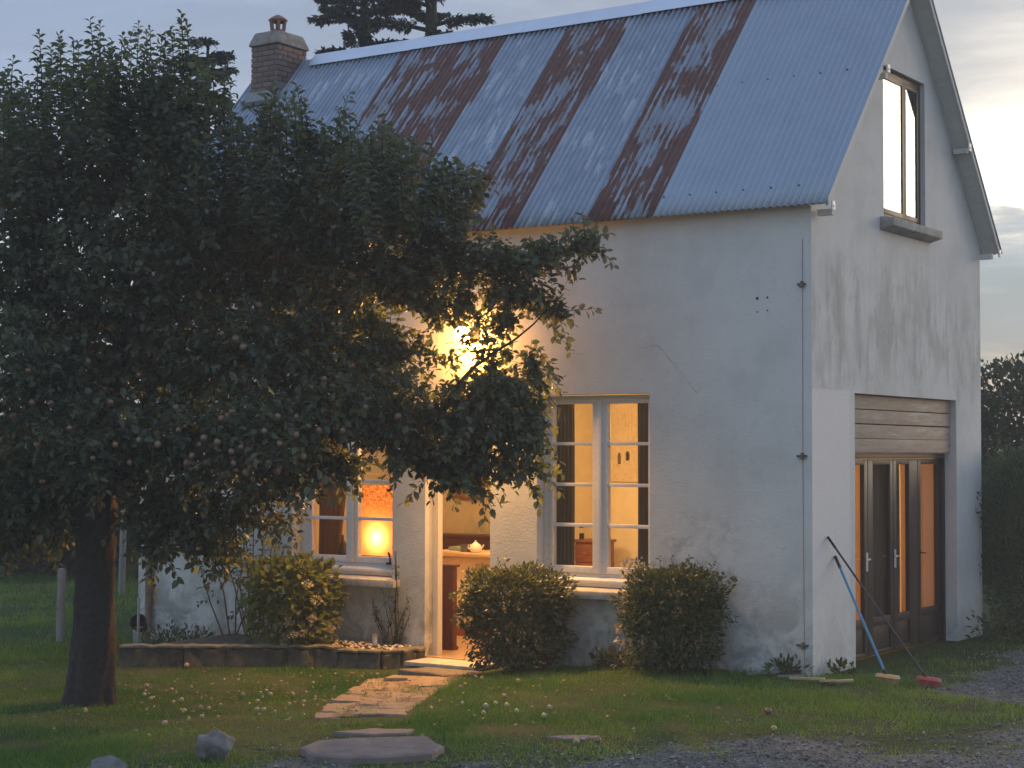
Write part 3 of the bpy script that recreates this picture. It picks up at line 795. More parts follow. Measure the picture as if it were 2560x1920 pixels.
# ------------------------------------------------------------------ inside the lit rooms
# curtains
def curtain(name, x0, x1, y, z0, z1, mat, label, cat='curtain', folds=5, axis=0, amp=.025, sweep=0.0, group=None):
    nx = 40; nz = 12
    U, V = np.meshgrid(np.linspace(0, 1, nx), np.linspace(0, 1, nz))
    a = amp * np.sin(U * folds * 2 * np.pi + .6 * np.sin(V * 3))
    w = 1 - sweep * (1 - V) ** 1.0
    X = x0 + (x1 - x0) * U * w; Y = y + a; Z = z0 + (z1 - z0) * V
    P = np.stack([X.ravel(), Y.ravel(), Z.ravel()], 1) if axis == 0 else np.stack([Y.ravel(), X.ravel(), Z.ravel()], 1)
    idx = np.arange(nx * nz).reshape(nz, nx)
    f = np.stack([idx[:-1, :-1].ravel(), idx[:-1, 1:].ravel(), idx[1:, 1:].ravel(), idx[1:, :-1].ravel()], 1)
    o = link_mesh(name, np_mesh(name, P, f, mat, True))
    return tag(o, label, cat, group)
curtain('curtain', -3.20, -2.96, .36, .55, 2.78, MAT['grey_curtain'], 'dark grey curtain drawn to the left side of the tall window', group='curtains at the tall window')
curtain('curtain', -2.17, -1.90, .36, .55, 2.78, MAT['grey_curtain'], 'dark grey curtain at the right side of the tall window', group='curtains at the tall window')
curtain('curtain', -6.62, -6.07, .42, .78, 2.75, MAT['brown_curtain'], 'brown curtain gathered behind the lower left panes of the lamp window', sweep=.45)
curtain('curtain', 1.14, 1.93, -.268, .05, 2.10, MAT['orange_blind'], 'ribbed orange blind behind the first pane of the gable door', 'blind', 7, 1, .012)
curtain('curtain', 3.40, 4.045, -.268, .05, 2.10, MAT['orange_net'], 'orange net curtain behind the far pane of the gable door', 'curtain', 7, 1, .012)
curtain('curtain', 1.98, 2.985, -.285, .05, 2.10, MAT['grey_curtain'], 'dark curtain behind the middle panes of the gable door', 'curtain', 6, 1, .012)
curtain('curtain', 2.99, 3.36, -.268, .05, 2.10, MAT['orange_net'], 'narrow strip of orange curtain showing between dark panes of the gable door', 'curtain', 3, 1, .008)

# orange lamp behind the left window
m, t, out = new_mat('orange_shade'); o = t.obj()
x, y, z = t.sep(o)[0:3]
nn = t.noise(o, 62, 3, .6)
mott = t.smooth(nn, .40, .60)
up = t.smooth(z, .40, .74)
c = t.mix(t.math('MULTIPLY', mott, up), (.95, .40, .12), (.22, .06, .015))
tl = t.node('ShaderNodeBsdfTranslucent'); df = t.node('ShaderNodeBsdfDiffuse'); t.link(c, tl.inputs[0]); t.link(c, df.inputs[0])
mx = t.node('ShaderNodeMixShader'); mx.inputs[0].default_value = .62; t.link(df.outputs[0], mx.inputs[1]); t.link(tl.outputs[0], mx.inputs[2]); t.link(mx.outputs[0], out.inputs[0])
lamp = empty('table_lamp', (-5.79, .60, .93)); tag(lamp, 'glowing orange mottled lampshade standing behind the left window', 'lamp')
q = MB(); q.prism([(-.33, -.17), (.33, -.17), (.33, .17), (-.33, .17)], .04, .86, 2)
q.f = [f for f in q.f if len(f) == 4 and not all(abs(q.v[i][2] - .86) < 1e-6 for i in f) and not all(abs(q.v[i][2] - .04) < 1e-6 for i in f)]; q.sm = q.sm[:len(q.f)]
sh_ = q.build('lamp_shade', m, lamp)
q = MB(); q.box(-.32, .32, -.16, .16, 0, .038); q.tube([(0, 0, .04), (0, 0, .12)], .018, 8); q.build('base', MAT['dark_red_wood'], lamp, bevel=.006)
point('table_lamp_bulb', (-5.74, .52, 1.18), 16, (1.0, .80, .50), .06)
# deep inner window board it stands on
q = MB(); q.box(-6.66, -5.19, .301, .85, .885, .928); q.build('window_board', MAT['pale_wood'], house, bevel=.005)
q = MB(); q.lathe([(0, 0), (.05, .0), (.055, .05), (.05, .16), (.018, .21), (.016, .27), (.0, .272)], (-6.28, .46, .929), 14); tag(q.build('bottle', simple('dark_bottle', (.025, .018, .012), .15)), 'dark bottle standing inside the left window beside the lamp', 'bottle')
q = MB(); q.lathe([(0, 0), (.11, 0), (.13, .02), (.12, .022), (0, .012)], (-6.47, .60, .929), 18); tag(q.build('tray', MAT['pale_wood']), 'pale tray on the window board of the left window', 'tray')
q = MB(); q.tube([(-6.66, .315, 1.93), (-5.18, .315, 1.93)], .012, 8); tag(q.build('curtain_rod', simple('brass_rod', (.45, .33, .16), .35, .8)), 'thin brass rod across the upper left window', 'rod')

# chest of drawers against the back wall
ch_ = empty('chest_of_drawers', (-5.06, 4.16, FZ))
tag(ch_, 'red brown chest of drawers seen through the tall window', 'chest')
q = MB(); q.box(-.50, .26, -.18, .18, .06, 1.10); q.box(-.47, .23, -.15, .17, 0, .06); q.build('carcase', MAT['red_wood_h'], ch_, bevel=.006)
q = MB(); q.box(-.53, .29, -.215, .19, 1.101, 1.135); q.build('top', MAT['red_wood_h'], ch_, bevel=.006)
for k in range(4):
    q = MB(); z = .10 + k * .248; q.box(-.47, .23, -.197, -.181, z, z + .23); dr = q.build('drawer', MAT['red_wood_h'], ch_, bevel=.004)
    for x in (-.28, .04):
        q = MB(); q.tube([(x, -.197, z + .115), (x, -.222, z + .115)], [.012, .017], 10); q.build('knob', simple('brass_knob', (.5, .36, .15), .3, .9), dr)
zt = FZ + 1.137
for i, (x, w_, h, c) in enumerate(((-5.52, .05, .19, (.55, .10, .06)), (-5.455, .045, .17, (.50, .16, .08)), (-5.395, .05, .18, (.72, .62, .46)))):
    q = MB(); q.box(x, x + w_, 4.06, 4.20, zt, zt + h)
    q.box(x + .004, x + w_ - .004, 4.058, 4.198, zt + .004, zt + h + .0035)
    tag(q.build('book', simple('book_cover', c, .6), bevel=.003), ['bright red book leftmost on the chest of drawers', 'rust red book between the red and the cream books', 'cream book on the chest beside the small dark lamp'][i], 'book', 'books on the chest of drawers')
lp = empty('oil_lamp', (-5.24, 4.12, zt)); tag(lp, 'small dark lamp with a conical shade on the chest of drawers', 'lamp')
q = MB(); q.box(-.075, .075, -.05, .05, 0, .075); q.tube([(0, 0, .075), (0, 0, .16)], .009, 8); q.build('base', black, lp, bevel=.004)
q = MB(); q.lathe([(.085, .15), (.05, .185), (.018, .205), (.012, .235), (0, .24)], (0, 0, 0), 18); q.build('lamp_shade', black, lp)
# big pale print on the back wall
m, t, out = new_mat('pale_print'); o = t.obj()
n = t.noise(t.mapv(o, (9, 1, 5)), 2.2, 6, .75, 1.5); n2 = t.noise(o, 30, 4, .7)
c = t.mix(t.math('MULTIPLY', t.smooth(n, .5, .56), .35), (.66, .55, .38), (.35, .26, .16))
c = t.mix(t.math('MULTIPLY', t.smooth(n2, .55, .6), .3), c, (.78, .68, .5))
bsdf(t, out, c, .6)
pic = empty('picture', (-4.80, 4.57, 2.32)); tag(pic, 'tall pale drawing on the wall inside the tall window', 'picture')
q = MB(); q.box(-.22, .22, -.012, .0, -.51, .51); q.build('print', m, pic)
q = MB(); 
for bx in ((-.235, -.22, -.018, 0, -.525, .525), (.22, .235, -.018, 0, -.525, .525), (-.22, .22, -.018, 0, .51, .525), (-.22, .22, -.018, 0, -.525, -.51)): q.box(*bx)
q.build('frame', MAT['pale_wood'], pic)
fig = simple('print_figure', (.12, .08, .05), .7)
for x, z, s in ((-.05, -.20, 1.0), (.07, -.17, .8), (.09, -.17, .75)):
    q = MB(); q.prism([(x - .022 * s, z - .09 * s), (x + .022 * s, z - .09 * s), (x + .028 * s, z + .02 * s), (x + .012 * s, z + .07 * s), (x - .012 * s, z + .07 * s), (x - .028 * s, z + .02 * s)], -.0150, -.0125, 1); q.build('printed_figure', fig, pic)
for k in range(7):
    q = MB(); x = -.16 + k * .05; q.box(x, x + .008, -.0145, -.0125, .16, .30 + .03 * k); q.build('printed_bar', simple('print_line', (.52, .42, .28), .7), pic)
q = MB(); q.box(-5.31, -5.28, 2.90, 2.904, 1.9, 2.05); 
# light switch on the wing wall edge
q = MB(); q.box(-5.27, -5.21, 2.885, 2.8995, 1.15, 1.23); tag(q.build('light_switch', MAT['white_paint'], bevel=.004), 'small switch on the inner wall edge', 'switch')

# kitchen seen through the open door
isl = empty('kitchen_island', (-5.45, 2.35, FZ)); tag(isl, 'cream kitchen island with a pale wooden worktop seen through the door', 'island')
q = MB(); q.box(-.75, .35, -.32, .32, .0, .985); q.build('body', MAT['plaster'], isl, bevel=.004)
q = MB(); q.box(-.80, .40, -.40, .38, .986, 1.035); q.build('worktop', MAT['pale_wood'], isl, bevel=.006)
q = MB(); q.box(.02, .32, -.335, -.321, .62, .90); q.build('drawer', simple('grey_drawer', (.40, .34, .25), .6), isl, bevel=.004)
q = MB(); q.box(-.75, .35, -.338, -.321, .0, .12); q.build('skirting', MAT['red_wood_h'], isl)
wz = FZ + 1.037
q = MB(); q.lathe([(0, 0), (.085, 0), (.09, .09), (.084, .09), (.08, .01), (0, .01)], (-5.68, 2.2, wz), 20); q.tube([(-5.60, 2.2, wz + .06), (-5.55, 2.2, wz + .07), (-5.50, 2.2, wz + .065)], .008, 6)
tag(q.build('saucepan', simple('grey_pan', (.10, .11, .13), .35, .4)), 'dark grey pan on the kitchen island', 'pan')
tp = empty('teapot', (-5.50, 2.12, wz)); tag(tp, 'white teapot with a knob lid on the kitchen island', 'teapot')
q = MB(); q.lathe([(0, 0), (.05, 0), (.075, .03), (.078, .06), (.06, .10), (.03, .115), (0, .116)], (0, 0, 0), 20); q.build('body', MAT['white_paint'], tp)
q = MB(); q.lathe([(.032, .116), (.02, .13), (.008, .134), (.012, .15), (0, .155)], (0, 0, 0), 16); q.build('lid', MAT['white_paint'], tp)
q = MB(); q.tube([(.07, 0, .04), (.105, 0, .07), (.125, 0, .10)], [.014, .011, .008], 8); q.build('spout', MAT['white_paint'], tp)
q = MB(); q.tube([(-.065, 0, .09), (-.11, 0, .09), (-.115, 0, .05), (-.07, 0, .035)], .007, 6); q.build('handle', MAT['white_paint'], tp)
q = MB(); q.box(-6.05, -5.80, 2.30, 2.52, wz, wz + .05); tag(q.build('baking_dish', simple('teal_dish', (.18, .27, .25), .4), bevel=.012), 'teal baking dish on the kitchen island', 'dish')
q = MB(); q.box(-5.95, -5.72, 1.99, 2.12, wz, wz + .012); tag(q.build('chopping_board', MAT['pale_wood'], bevel=.004), 'thin board lying on the island worktop', 'board')
sb = empty('sideboard', (-7.30, 4.38, FZ)); tag(sb, 'dark red wooden sideboard at the kitchen back wall', 'sideboard')
q = MB(); q.box(-.75, .55, -.19, .19, 0, 1.09); q.build('body', MAT['dark_red_wood'], sb, bevel=.005)
q = MB(); q.box(-.80, .60, -.225, .19, 1.091, 1.13); q.build('top', MAT['dark_red_wood'], sb, bevel=.005)
gm = glass('clear_glass', 1.45)
for x, r_, h, lab in ((-7.12, .10, .22, 'tall clear glass dome on the dark sideboard'), (-6.86, .13, .17, 'wide clear glass bowl on the dark sideboard')):
    q = MB()
    if h > .2: q.lathe([(r_, 0), (r_, h * .5), (r_ * .7, h * .85), (.02, h), (.02, h + .03), (0, h + .035)], (x, 4.33, FZ + 1.131), 20)
    else: q.lathe([(0, .0), (.05, .0), (r_ * .8, h * .4), (r_, h), (r_ - .005, h), (r_ * .76, h * .42), (0, .006)], (x, 4.33, FZ + 1.131), 20)
    tag(q.build('glass_dome' if h > .2 else 'glass_bowl', gm), lab, 'glass')
cab = empty('cabinet', (-4.90, .72, FZ)); tag(cab, 'low dark red cabinet end just inside the open door', 'cabinet')
q = MB(); q.box(-.20, .10, -.06, .03, .04, .955); q.build('body', MAT['dark_red_wood'], cab, bevel=.005)
q = MB(); q.box(-.22, .125, -.085, .05, .956, .985); q.build('top', MAT['dark_red_wood'], cab, bevel=.006)
q = MB(); q.box(-.20, .115, -.075, .035, 0, .04); q.build('plinth', MAT['dark_red_wood'], cab)
pf = empty('picture', (-7.32, 4.57, 1.78)); tag(pf, 'brown framed picture half hidden by leaves above the kitchen sideboard', 'picture')
q = MB(); 
for bx in ((-.26, -.21, -.03, 0, -.27, .27), (.21, .26, -.03, 0, -.27, .27), (-.21, .21, -.03, 0, .22, .27), (-.21, .21, -.03, 0, -.27, -.22)): q.box(*bx)
q.build('frame', MAT['red_wood_h'], pf, bevel=.005)
q = MB(); q.box(-.21, .21, -.014, 0, -.22, .22); q.build('print', simple('brown_print', (.38, .22, .11), .6, var=.5, scale=9), pf)

# ------------------------------------------------------------------ brooms, stones and small things outside
def gz1(x, y): return float(ground_z(x, y))
def broom(p0, p1, shaft, label, head, bristle, r=.013, two=None):
    rt = empty('broom', p0); tag(rt, label, 'broom', 'brooms leaning on the gable')
    d_ = Vector(p1) - Vector(p0); L = d_.length; dn = d_.normalized()
    q = MB(); q.tube([dn * .06, dn * (L - .14)], r, 10); q.build('handle', shaft, rt)
    q = MB(); q.tube([dn * (L - .14), dn * L], [r * 1.25, r * 1.2], 10); q.build('grip', black, rt)
    q = MB(); q.tube([dn * .03, dn * .10], [r * 1.7, r * 1.35], 10); q.build('socket', black, rt)
    hx = Vector((.92, -.39, 0))
    hy = Vector((.39, .92, 0))
    def obx(a, z0, w_, z1):
        v = []
        for z in (z0, z1):
            for s1, s2 in ((-1, -1), (1, -1), (1, 1), (-1, 1)):
                k = 1.0 if z == z1 else 1.12
                v.append(hx * s1 * a * k + hy * s2 * w_ * k + Vector((0, 0, z)))
        return v
    fcs = [(3, 2, 1, 0), (4, 5, 6, 7), (0, 1, 5, 4), (1, 2, 6, 5), (2, 3, 7, 6), (3, 0, 4, 7)]
    q = MB(); q.add(obx(.125, .012, .028, .045), fcs); q.build('head', head, rt, bevel=.005)
    q = MB()
    for i in range(26):
        for j in range(5):
            b0 = hx * (-.12 + i * .0096) + hy * (-.022 + j * .011) + Vector((0, 0, .014))
            b1 = b0 + hx * random.uniform(-.01, .01) + hy * (random.uniform(-.012, .012) + (j - 2) * .008) + Vector((0, 0, -.055))
            q.tube([b0, b1], .0028, 3, False)
    q.build('bristles', bristle, rt)
    return rt
broom((.76, .02, .045), (.012, .52, 1.16), simple('blue_handle', (.06, .24, .42), .4), 'blue handled broom leaning on the gable pier', simple('yellow_broom_wood', (.50, .38, .20), .7), simple('straw_bristle', (.42, .32, .17), .9))
broom((1.15, .06, .045), (.012, .34, 1.36), simple('dark_handle', (.035, .03, .035), .5), 'dark handled broom with a pink red head leaning on the gable', simple('red_broom_head', (.42, .10, .11), .6), simple('pink_bristle', (.38, .12, .13), .9), .011)
for i, (x, y, a, L, w_, lab) in enumerate(((.10, -.36, .2, .34, .05, 'long thin offcut of wood by the house corner'), (.33, -.40, -.7, .16, .10, 'short square pale offcut on the turf by the corner'), (.44, -.33, .5, .22, .05, 'tilted offcut nearest the blue broom'), (-.10, -.30, .1, .26, .06, 'dark offcut lying in the turf under the corner'), (-.42, -.18, .5, .36, .05, 'grey slat lying against the foot of the front wall'))):
    q = MB(); q.box(-L / 2, L / 2, -w_ / 2, w_ / 2, 0, .022)
    q.v = [(x_, y_, z_ + .012 * math.sin(x_ * 9)) for x_, y_, z_ in q.v]
    tag(q.build('wood_offcut', MAT['offcut'] if i < 3 else MAT['grey_wood'], None, (x, y, gz1(x, y) + .03), (.04, random.uniform(-.06, .06), a), bevel=.003), lab, 'offcut')

def rock(name, c, r, mat, seed, label, cat, group=None, parent=None, flat=1.0, kind=None, sub=3):
    bm = bmesh.new(); bmesh.ops.create_icosphere(bm, subdivisions=sub + (1 if sub > 2 else 0), radius=1)
    rr = np.random.default_rng(seed); planes = [(Vector(rr.normal(size=3)).normalized(), rr.uniform(.50, .88)) for _ in range(13)]
    for v in bm.verts:
        p = v.co.copy()
        for n_, d_ in planes:
            k = p.dot(n_) - d_
            if k > 0: p -= n_ * k * .97
        p *= 1 + .05 * math.sin(p.x * 7 + seed) * math.cos(p.y * 6 - seed)
        v.co = Vector((p.x * r[0], p.y * r[1], p.z * r[2]))
    if sub > 2:
        for _ in range(3): bmesh.ops.smooth_vert(bm, verts=bm.verts, factor=.5)
        for v in bm.verts:
            k = min(r) * .05; p = v.co / min(r) * 4
            v.co += v.co.normalized() * k * (math.sin(p.x * 1.7 + p.y) * math.cos(p.z * 2.1 - p.y) + .5 * math.sin(p.x * 5 + p.z * 3))
    me = bpy.data.meshes.new(name); bm.to_mesh(me); bm.free(); me.materials.append(mat)
    me.polygons.foreach_set('use_smooth', [True] * len(me.polygons))
    o = link_mesh(name, me, parent, c)
    if parent is None: tag(o, label, cat, group, kind)
    return o
MAT['granite'] = simple('grey_granite', (.15, .148, .14), .9, var=.35, scale=11, bump=.02, bscale=30)
MAT['flag'] = simple('path_flagstone', (.28, .205, .14), .9, var=.25, scale=7, bump=.02, bscale=26)
MAT['flag2'] = simple('grey_pink_flag', (.19, .155, .14), .9, var=.25, scale=5, bump=.015, bscale=22)
rock('boulder', (-1.62, -6.66, .055), (.185, .15, .15), MAT['granite'], 5, 'grey angular boulder at the lawn edge beside the flat stone', 'boulder').rotation_euler = (0, 0, .5)
rock('boulder', (-2.0, -7.33, -.02), (.16, .15, .105), MAT['granite'], 9, 'low rounded boulder at the very front of the lawn', 'boulder')
def flat_stone(name, pts, z, h, mat, parent=None):
    bm = bmesh.new()
    cx = sum(p[0] for p in pts) / len(pts); cy = sum(p[1] for p in pts) / len(pts)
    # refine outline with a little wander
    ol = []
    for i, p in enumerate(pts):
        n_ = pts[(i + 1) % len(pts)]
        for k in (0, .33, .66):
            ol.append((p[0] + (n_[0] - p[0]) * k + random.uniform(-.012, .012), p[1] + (n_[1] - p[1]) * k + random.uniform(-.012, .012)))
    lo = [bm.verts.new((x - cx, y - cy, -h)) for x, y in ol]
    up_ = [bm.verts.new(((x - cx) * .995, (y - cy) * .995, -.012)) for x, y in ol]
    tp_ = [bm.verts.new(((x - cx) * .955, (y - cy) * .955, random.uniform(-.003, .004))) for x, y in ol]
    n_ = len(ol)
    for a, b_ in ((lo, up_), (up_, tp_)):
        for i in range(n_): bm.faces.new((a[i], a[(i + 1) % n_], b_[(i + 1) % n_], b_[i]))
    c_ = bm.verts.new((0, 0, .004))
    for i in range(n_): bm.faces.new((tp_[i], tp_[(i + 1) % n_], c_))
    me = bpy.data.meshes.new(name); bm.to_mesh(me); bm.free(); me.materials.append(mat)
    return link_mesh(name, me, parent, (cx, cy, z))
tag(flat_stone('stepping_stone', [(-1.38, -5.80), (-1.15, -5.48), (-.80, -5.20), (-.45, -5.48), (-.36, -5.74), (-.52, -6.08), (-.70, -6.22), (-.98, -6.32), (-1.30, -6.10)], .05, .16, MAT['flag2']),
    'large flat pinkish stone between the lawn and the gravel', 'stone')
tag(flat_stone('stepping_stone', [(-1.60, -5.36), (-1.45, -5.05), (-1.16, -4.90), (-1.08, -5.10), (-1.25, -5.28)], .035, .1, MAT['flag2']), 'thin flat stone sunk in the grass behind the large flat stone', 'stone')
tag(flat_stone('stepping_stone', [(-.20, -4.52), (-.04, -4.34), (.14, -4.26), (.17, -4.38), (.0, -4.54)], .016, .1, MAT['flag2']), 'pale flat stone at the edge of the gravel right of the path', 'stone')
# low second step in front of the doorstep
tag(flat_stone('stepping_stone', [(-4.42, -.86), (-4.30, -.52), (-3.55, -.50), (-3.42, -.80), (-3.75, -.98)], -.135, .1, simple('dark_step_stone', (.17, .14, .11), .9, var=.3, scale=9, bump=.01)), 'dark worn stone step below the doorstep', 'step')

# path of irregular flagstones from the door towards the drive
path_pts = [(-4.00, -1.05), (-3.45, -2.10), (-2.75, -3.35), (-2.15, -4.35)]
def on_path(s):
    k = min(int(s * 3), 2); f = s * 3 - k
    a, b_ = Vector(path_pts[k]), Vector(path_pts[k + 1]); d_ = (b_ - a).normalized()
    return a.lerp(b_, f), d_, Vector((-d_.y, d_.x))
# a bed of worn earth that follows the ground
V_, F_ = [], []
NS, NW = 60, 14
for i in range(NS + 1):
    p, d_, s_ = on_path(i / NS * .999)
    wd = .62 - .16 * (i / NS) + .10 * (vnoise(np.array([i * .23]), np.array([1.0]), 3)[0] - .5)
    for j in range(NW + 1):
        c_ = p + s_ * wd * (2 * j / NW - 1); V_.append((c_.x, c_.y, gz1(c_.x, c_.y) + .012 - .03 * abs(2 * j / NW - 1) ** 6))
for i in range(NS):
    for j in range(NW): a = i * (NW + 1) + j; F_.append((a, a + 1, a + NW + 2, a + NW + 1))
me = np_mesh('path', np.array(V_), np.array(F_), simple('path_earth', (.20, .15, .10), .95, var=.4, scale=9, bump=.02), True)
path = link_mesh('path', me); tag(path, 'worn path of irregular flagstones leading to the lit door', kind='structure')
s_pos = 0.0; rw = 0
while s_pos < .97:
    step = random.uniform(.085, .13); p, d_, sv_ = on_path(min(s_pos + step / 2, .99)); wd = .56 - .15 * s_pos
    cuts = [-1] + sorted(random.uniform(-.7, .7) for _ in range(random.choice((1, 2, 2)))) + [1]
    if any(cuts[i + 1] - cuts[i] < .35 for i in range(len(cuts) - 1)): cuts = [-1, random.uniform(-.3, .3), 1]
    L = step * 3.78 / 2
    for a, b_ in zip(cuts[:-1], cuts[1:]):
        if random.random() < .13: continue
        q = []
        for u_, v_ in ((-1, a), (-1, (a + b_) / 2), (-1, b_), (1, b_), (1, (a + b_) / 2), (1, a)):
            ed = .03 / wd
            vv = min(max(v_, a + ed), b_ - ed)
            c_ = p + d_ * (u_ * (L - .03) + random.uniform(-.045, .045)) + sv_ * (vv * wd + random.uniform(-.03, .03))
            q.append((c_.x, c_.y))
        cx, cy = sum(k[0] for k in q) / 6, sum(k[1] for k in q) / 6
        o = flat_stone('flagstone', q, gz1(cx, cy) + random.uniform(.006, .026), .06, MAT['flag'], path)
        o.rotation_euler = (random.uniform(-.035, .035), random.uniform(-.035, .035), 0)
    s_pos += step
    rw += 1

# raised bed along the wall with a stone kerb and pebbles
bed = empty('raised_bed', (-6, -.8, -.2)); tag(bed, 'raised bed with a low stone kerb and pebbles along the front wall', 'raised bed')
def roughen(me, amp, seed):
    bm = bmesh.new(); bm.from_mesh(me)
    long_ = [e for e in bm.edges if e.calc_length() > .12]
    bmesh.ops.subdivide_edges(bm, edges=long_, cuts=5, use_grid_fill=True)
    for v in bm.verts:
        p = v.co * 9 + Vector((seed * 3.7, 0, 0)); v.co += Vector((0, amp * (math.sin(p.x * 1.3 + p.z) + math.sin(p.x * 2.9 + 1.7 * p.y)) * .5, amp * (math.sin(p.x * 1.9 + p.y) + math.cos(p.x * 3.3)) * .5))
    bm.to_mesh(me); bm.free()
kl = [(-7.42, -2.02), (-6.82, -1.63), (-6.45, -1.35), (-5.88, -.96), (-5.62, -.80), (-5.38, -.68), (-5.15, -.60), (-4.92, -.52), (-4.80, -.36), (-4.76, -.16), (-4.755, -.02)]
MAT['kerb'] = simple('mossy_kerb_stone', (.085, .075, .058), .95, var=.6, scale=8, bump=.02, bscale=30)
MAT['kerb_top'] = simple('pale_coping', (.17, .155, .115), .9, var=.25, scale=14, bump=.01)
for i in range(len(kl) - 1):
    a, b_ = Vector(kl[i]), Vector(kl[i + 1]); d_ = (b_ - a); L = d_.length; ang = math.atan2(d_.y, d_.x)
    q = MB(); hz = .20 if i < 5 else .165
    q.box(.001, L - .001, -.075, .075, -.12, hz)
    o = q.build('kerb_stone', MAT['kerb'], bed, bevel=.014); roughen(o.data, .016, i); o.location = (a.x + 6, a.y + .8, 0); o.rotation_euler = (0, 0, ang)
    q = MB(); q.box(.002, L + .004, -.085, .085, hz + .011, hz + .042)
    o = q.build('coping_stone', MAT['kerb_top'], bed, bevel=.01); roughen(o.data, .011, i + 40); o.location = (a.x + 6, a.y + .8, 0); o.rotation_euler = (0, 0, ang)
q = MB(); poly = [(x + 6, y + .8) for x, y in kl] + [(-7.6 + 6, -.02 + .8)]
q.prism([(x, y) for x, y in poly[::1]], -.05, .185, 2); q.build('bed_soil', simple('bed_soil', (.075, .055, .035), .95, var=.5, scale=14, bump=.03), bed)
MAT['pebble'] = None
m, t, out = new_mat('beach_pebble'); r = t.rand(); bsdf(t, out, t.ramp(r, [(0, (.38, .28, .20)), (.5, (.52, .43, .33)), (1, (.62, .56, .48))]), .75); MAT['pebble'] = m
peb = None
for i in range(170):
    x = random.uniform(-6.0, -4.84); y = random.uniform(-.62, -.06)
    if y < -.60 + .5 * max(0, (x + 5.2)) ** 1.2 - .1 * (x < -5.5): continue
    if x < -5.45 and y < -.70 - (x + 5.45) * .7: continue
    s_ = random.uniform(.016, .036)
    if peb is None:
        peb = rock('pebble', (0, 0, 0), (1, .8, .6), m, 3, '', '', parent=bed, sub=1); ob = peb
    else:
        ob = bpy.data.objects.new('pebble', peb.data); col.objects.link(ob); ob.parent = bed
    ob.location = (x + 6, y + .8, 0.192 + s_ * .3 + random.uniform(0, .012)); ob.scale = (s_, s_, s_); ob.rotation_euler = (random.uniform(-.4, .4), random.uniform(-.4, .4), random.uniform(0, 6))
# solar light, bucket, stake and chunk of stone
bk_dummy = 0
so_ = empty('garden_light', (-5.16, -.33, -.08)); tag(so_, 'small white garden light stake among the pebbles under the window', 'garden light')
q = MB(); q.tube([(0, 0, 0), (0, 0, .11)], .006, 6); q.build('spike', black, so_)
q = MB(); q.lathe([(0, .10), (.018, .10), (.026, .13), (.030, .21), (.0, .212)], n=14); q.build('lens', simple('frosted_lens', (.75, .75, .72), .4), so_)
q = MB(); q.lathe([(.0, .2125), (.040, .213), (.040, .225), (.0, .235)], n=14); q.build('cap', simple('steel_cap', (.5, .5, .5), .3, .8), so_)
bk = empty('bucket', (-8.72, -.42, -.20)); tag(bk, 'black bucket tipped against the brown downpipe', 'bucket')
q = MB(); q.lathe([(0, 0), (.075, 0), (.10, .18), (.108, .19), (.10, .195), (.094, .18), (.07, .01), (0, .01)], n=20); o = q.build('body', simple('black_plastic', (.03, .028, .026), .6), bk); o.location = (0, 0, .22); o.rotation_euler = (.5, 1.0, -.5)
q = MB(); q.box(-.08, .08, -.08, .08, .02, .24); q.build('block', MAT['concrete'], bk, bevel=.02)
q = MB(); q.tube([(0, 0, -.05), (.005, 0, .62)], .017, 8); tag(q.build('stake', simple('grey_metal_stake', (.33, .35, .37), .5, .4), None, (-8.45, -.75, -.2)), 'thin grey metal stake standing at the left end of the bed', 'stake')
rock('stone_block', (-7.62, -2.05, -.06), (.13, .14, .20), MAT['kerb'], 21, 'upright mossy stone block at the left end of the kerb', 'stone block')

# fence posts and wire behind the tree on the left
def post(x, y, h, r_, lean, label):
    rt = empty('fence_post', (x, y, gz1(x, y))); tag(rt, label, 'fence post', 'fence posts in the field')
    q = MB(); q.tube([(0, 0, -.1), (lean * .5, 0, h * .5), (lean, 0, h - .03), (lean, 0, h)], [r_ * 1.05, r_, r_ * .97, r_ * .72], 12); q.build('post', MAT['grey_wood'], rt)
    q = MB(); 
    for z in (h * .45, h * .85): q.tube([(lean * z / h - r_ * .6, -r_ - .004, z), (lean * z / h + r_ * .6, -r_ - .004, z)], .006, 5)
    q.build('wire_staple', simple('rusty_wire', (.18, .13, .10), .7, .4), rt)
post(-9.95, -.62, .92, .055, .01, 'thick grey round fence post left of the trunk')
post(-13.4, 3.0, 1.30, .045, .05, 'thin pale fence post just left of the trunk')
post(-14.6, 4.86, 1.5, .055, .04, 'pale fence post seen just right of the trunk')
post(-9.6, -.1, .55, .03, .02, 'short thin grey stick behind the thick post')

# ------------------------------------------------------------------ foliage
LEAF = np.array([[0, 0, 0], [.26, .42, .05], [.66, .40, .03], [1, 0, -.16], [.66, -.40, .03], [.26, -.42, .05], [.48, 0, -.03]])
LEAF_F = np.array([[0, 6, 1], [1, 6, 2], [2, 6, 3], [3, 6, 4], [4, 6, 5], [5, 6, 0]])
LEAF_A = np.array([[0, 0, 0], [.28, .40, .04], [.68, .38, -.06], [1, 0, -.42], [.68, -.38, -.06], [.28, -.40, .04], [.5, 0, .14]])
def norm(a): return a / np.maximum(np.linalg.norm(a, axis=1, keepdims=True), 1e-9)
def leaf_arrays(org, d_, up_, ln, wd, tpl=LEAF):
    d_ = norm(d_); s_ = norm(np.cross(up_, d_)); u_ = np.cross(d_, s_)
    P = (org[:, None, :] + d_[:, None, :] * (tpl[None, :, 0:1] * ln[:, None, None]) + s_[:, None, :] * (tpl[None, :, 1:2] * wd[:, None, None]) + u_[:, None, :] * (tpl[None, :, 2:3] * ln[:, None, None]))
    n = len(org); F = (LEAF_F[None] + (np.arange(n) * 7)[:, None, None]).reshape(-1, 3)
    return P.reshape(-1, 3), F
def rand_dir(n):
    return norm(rng.normal(size=(n, 3)))
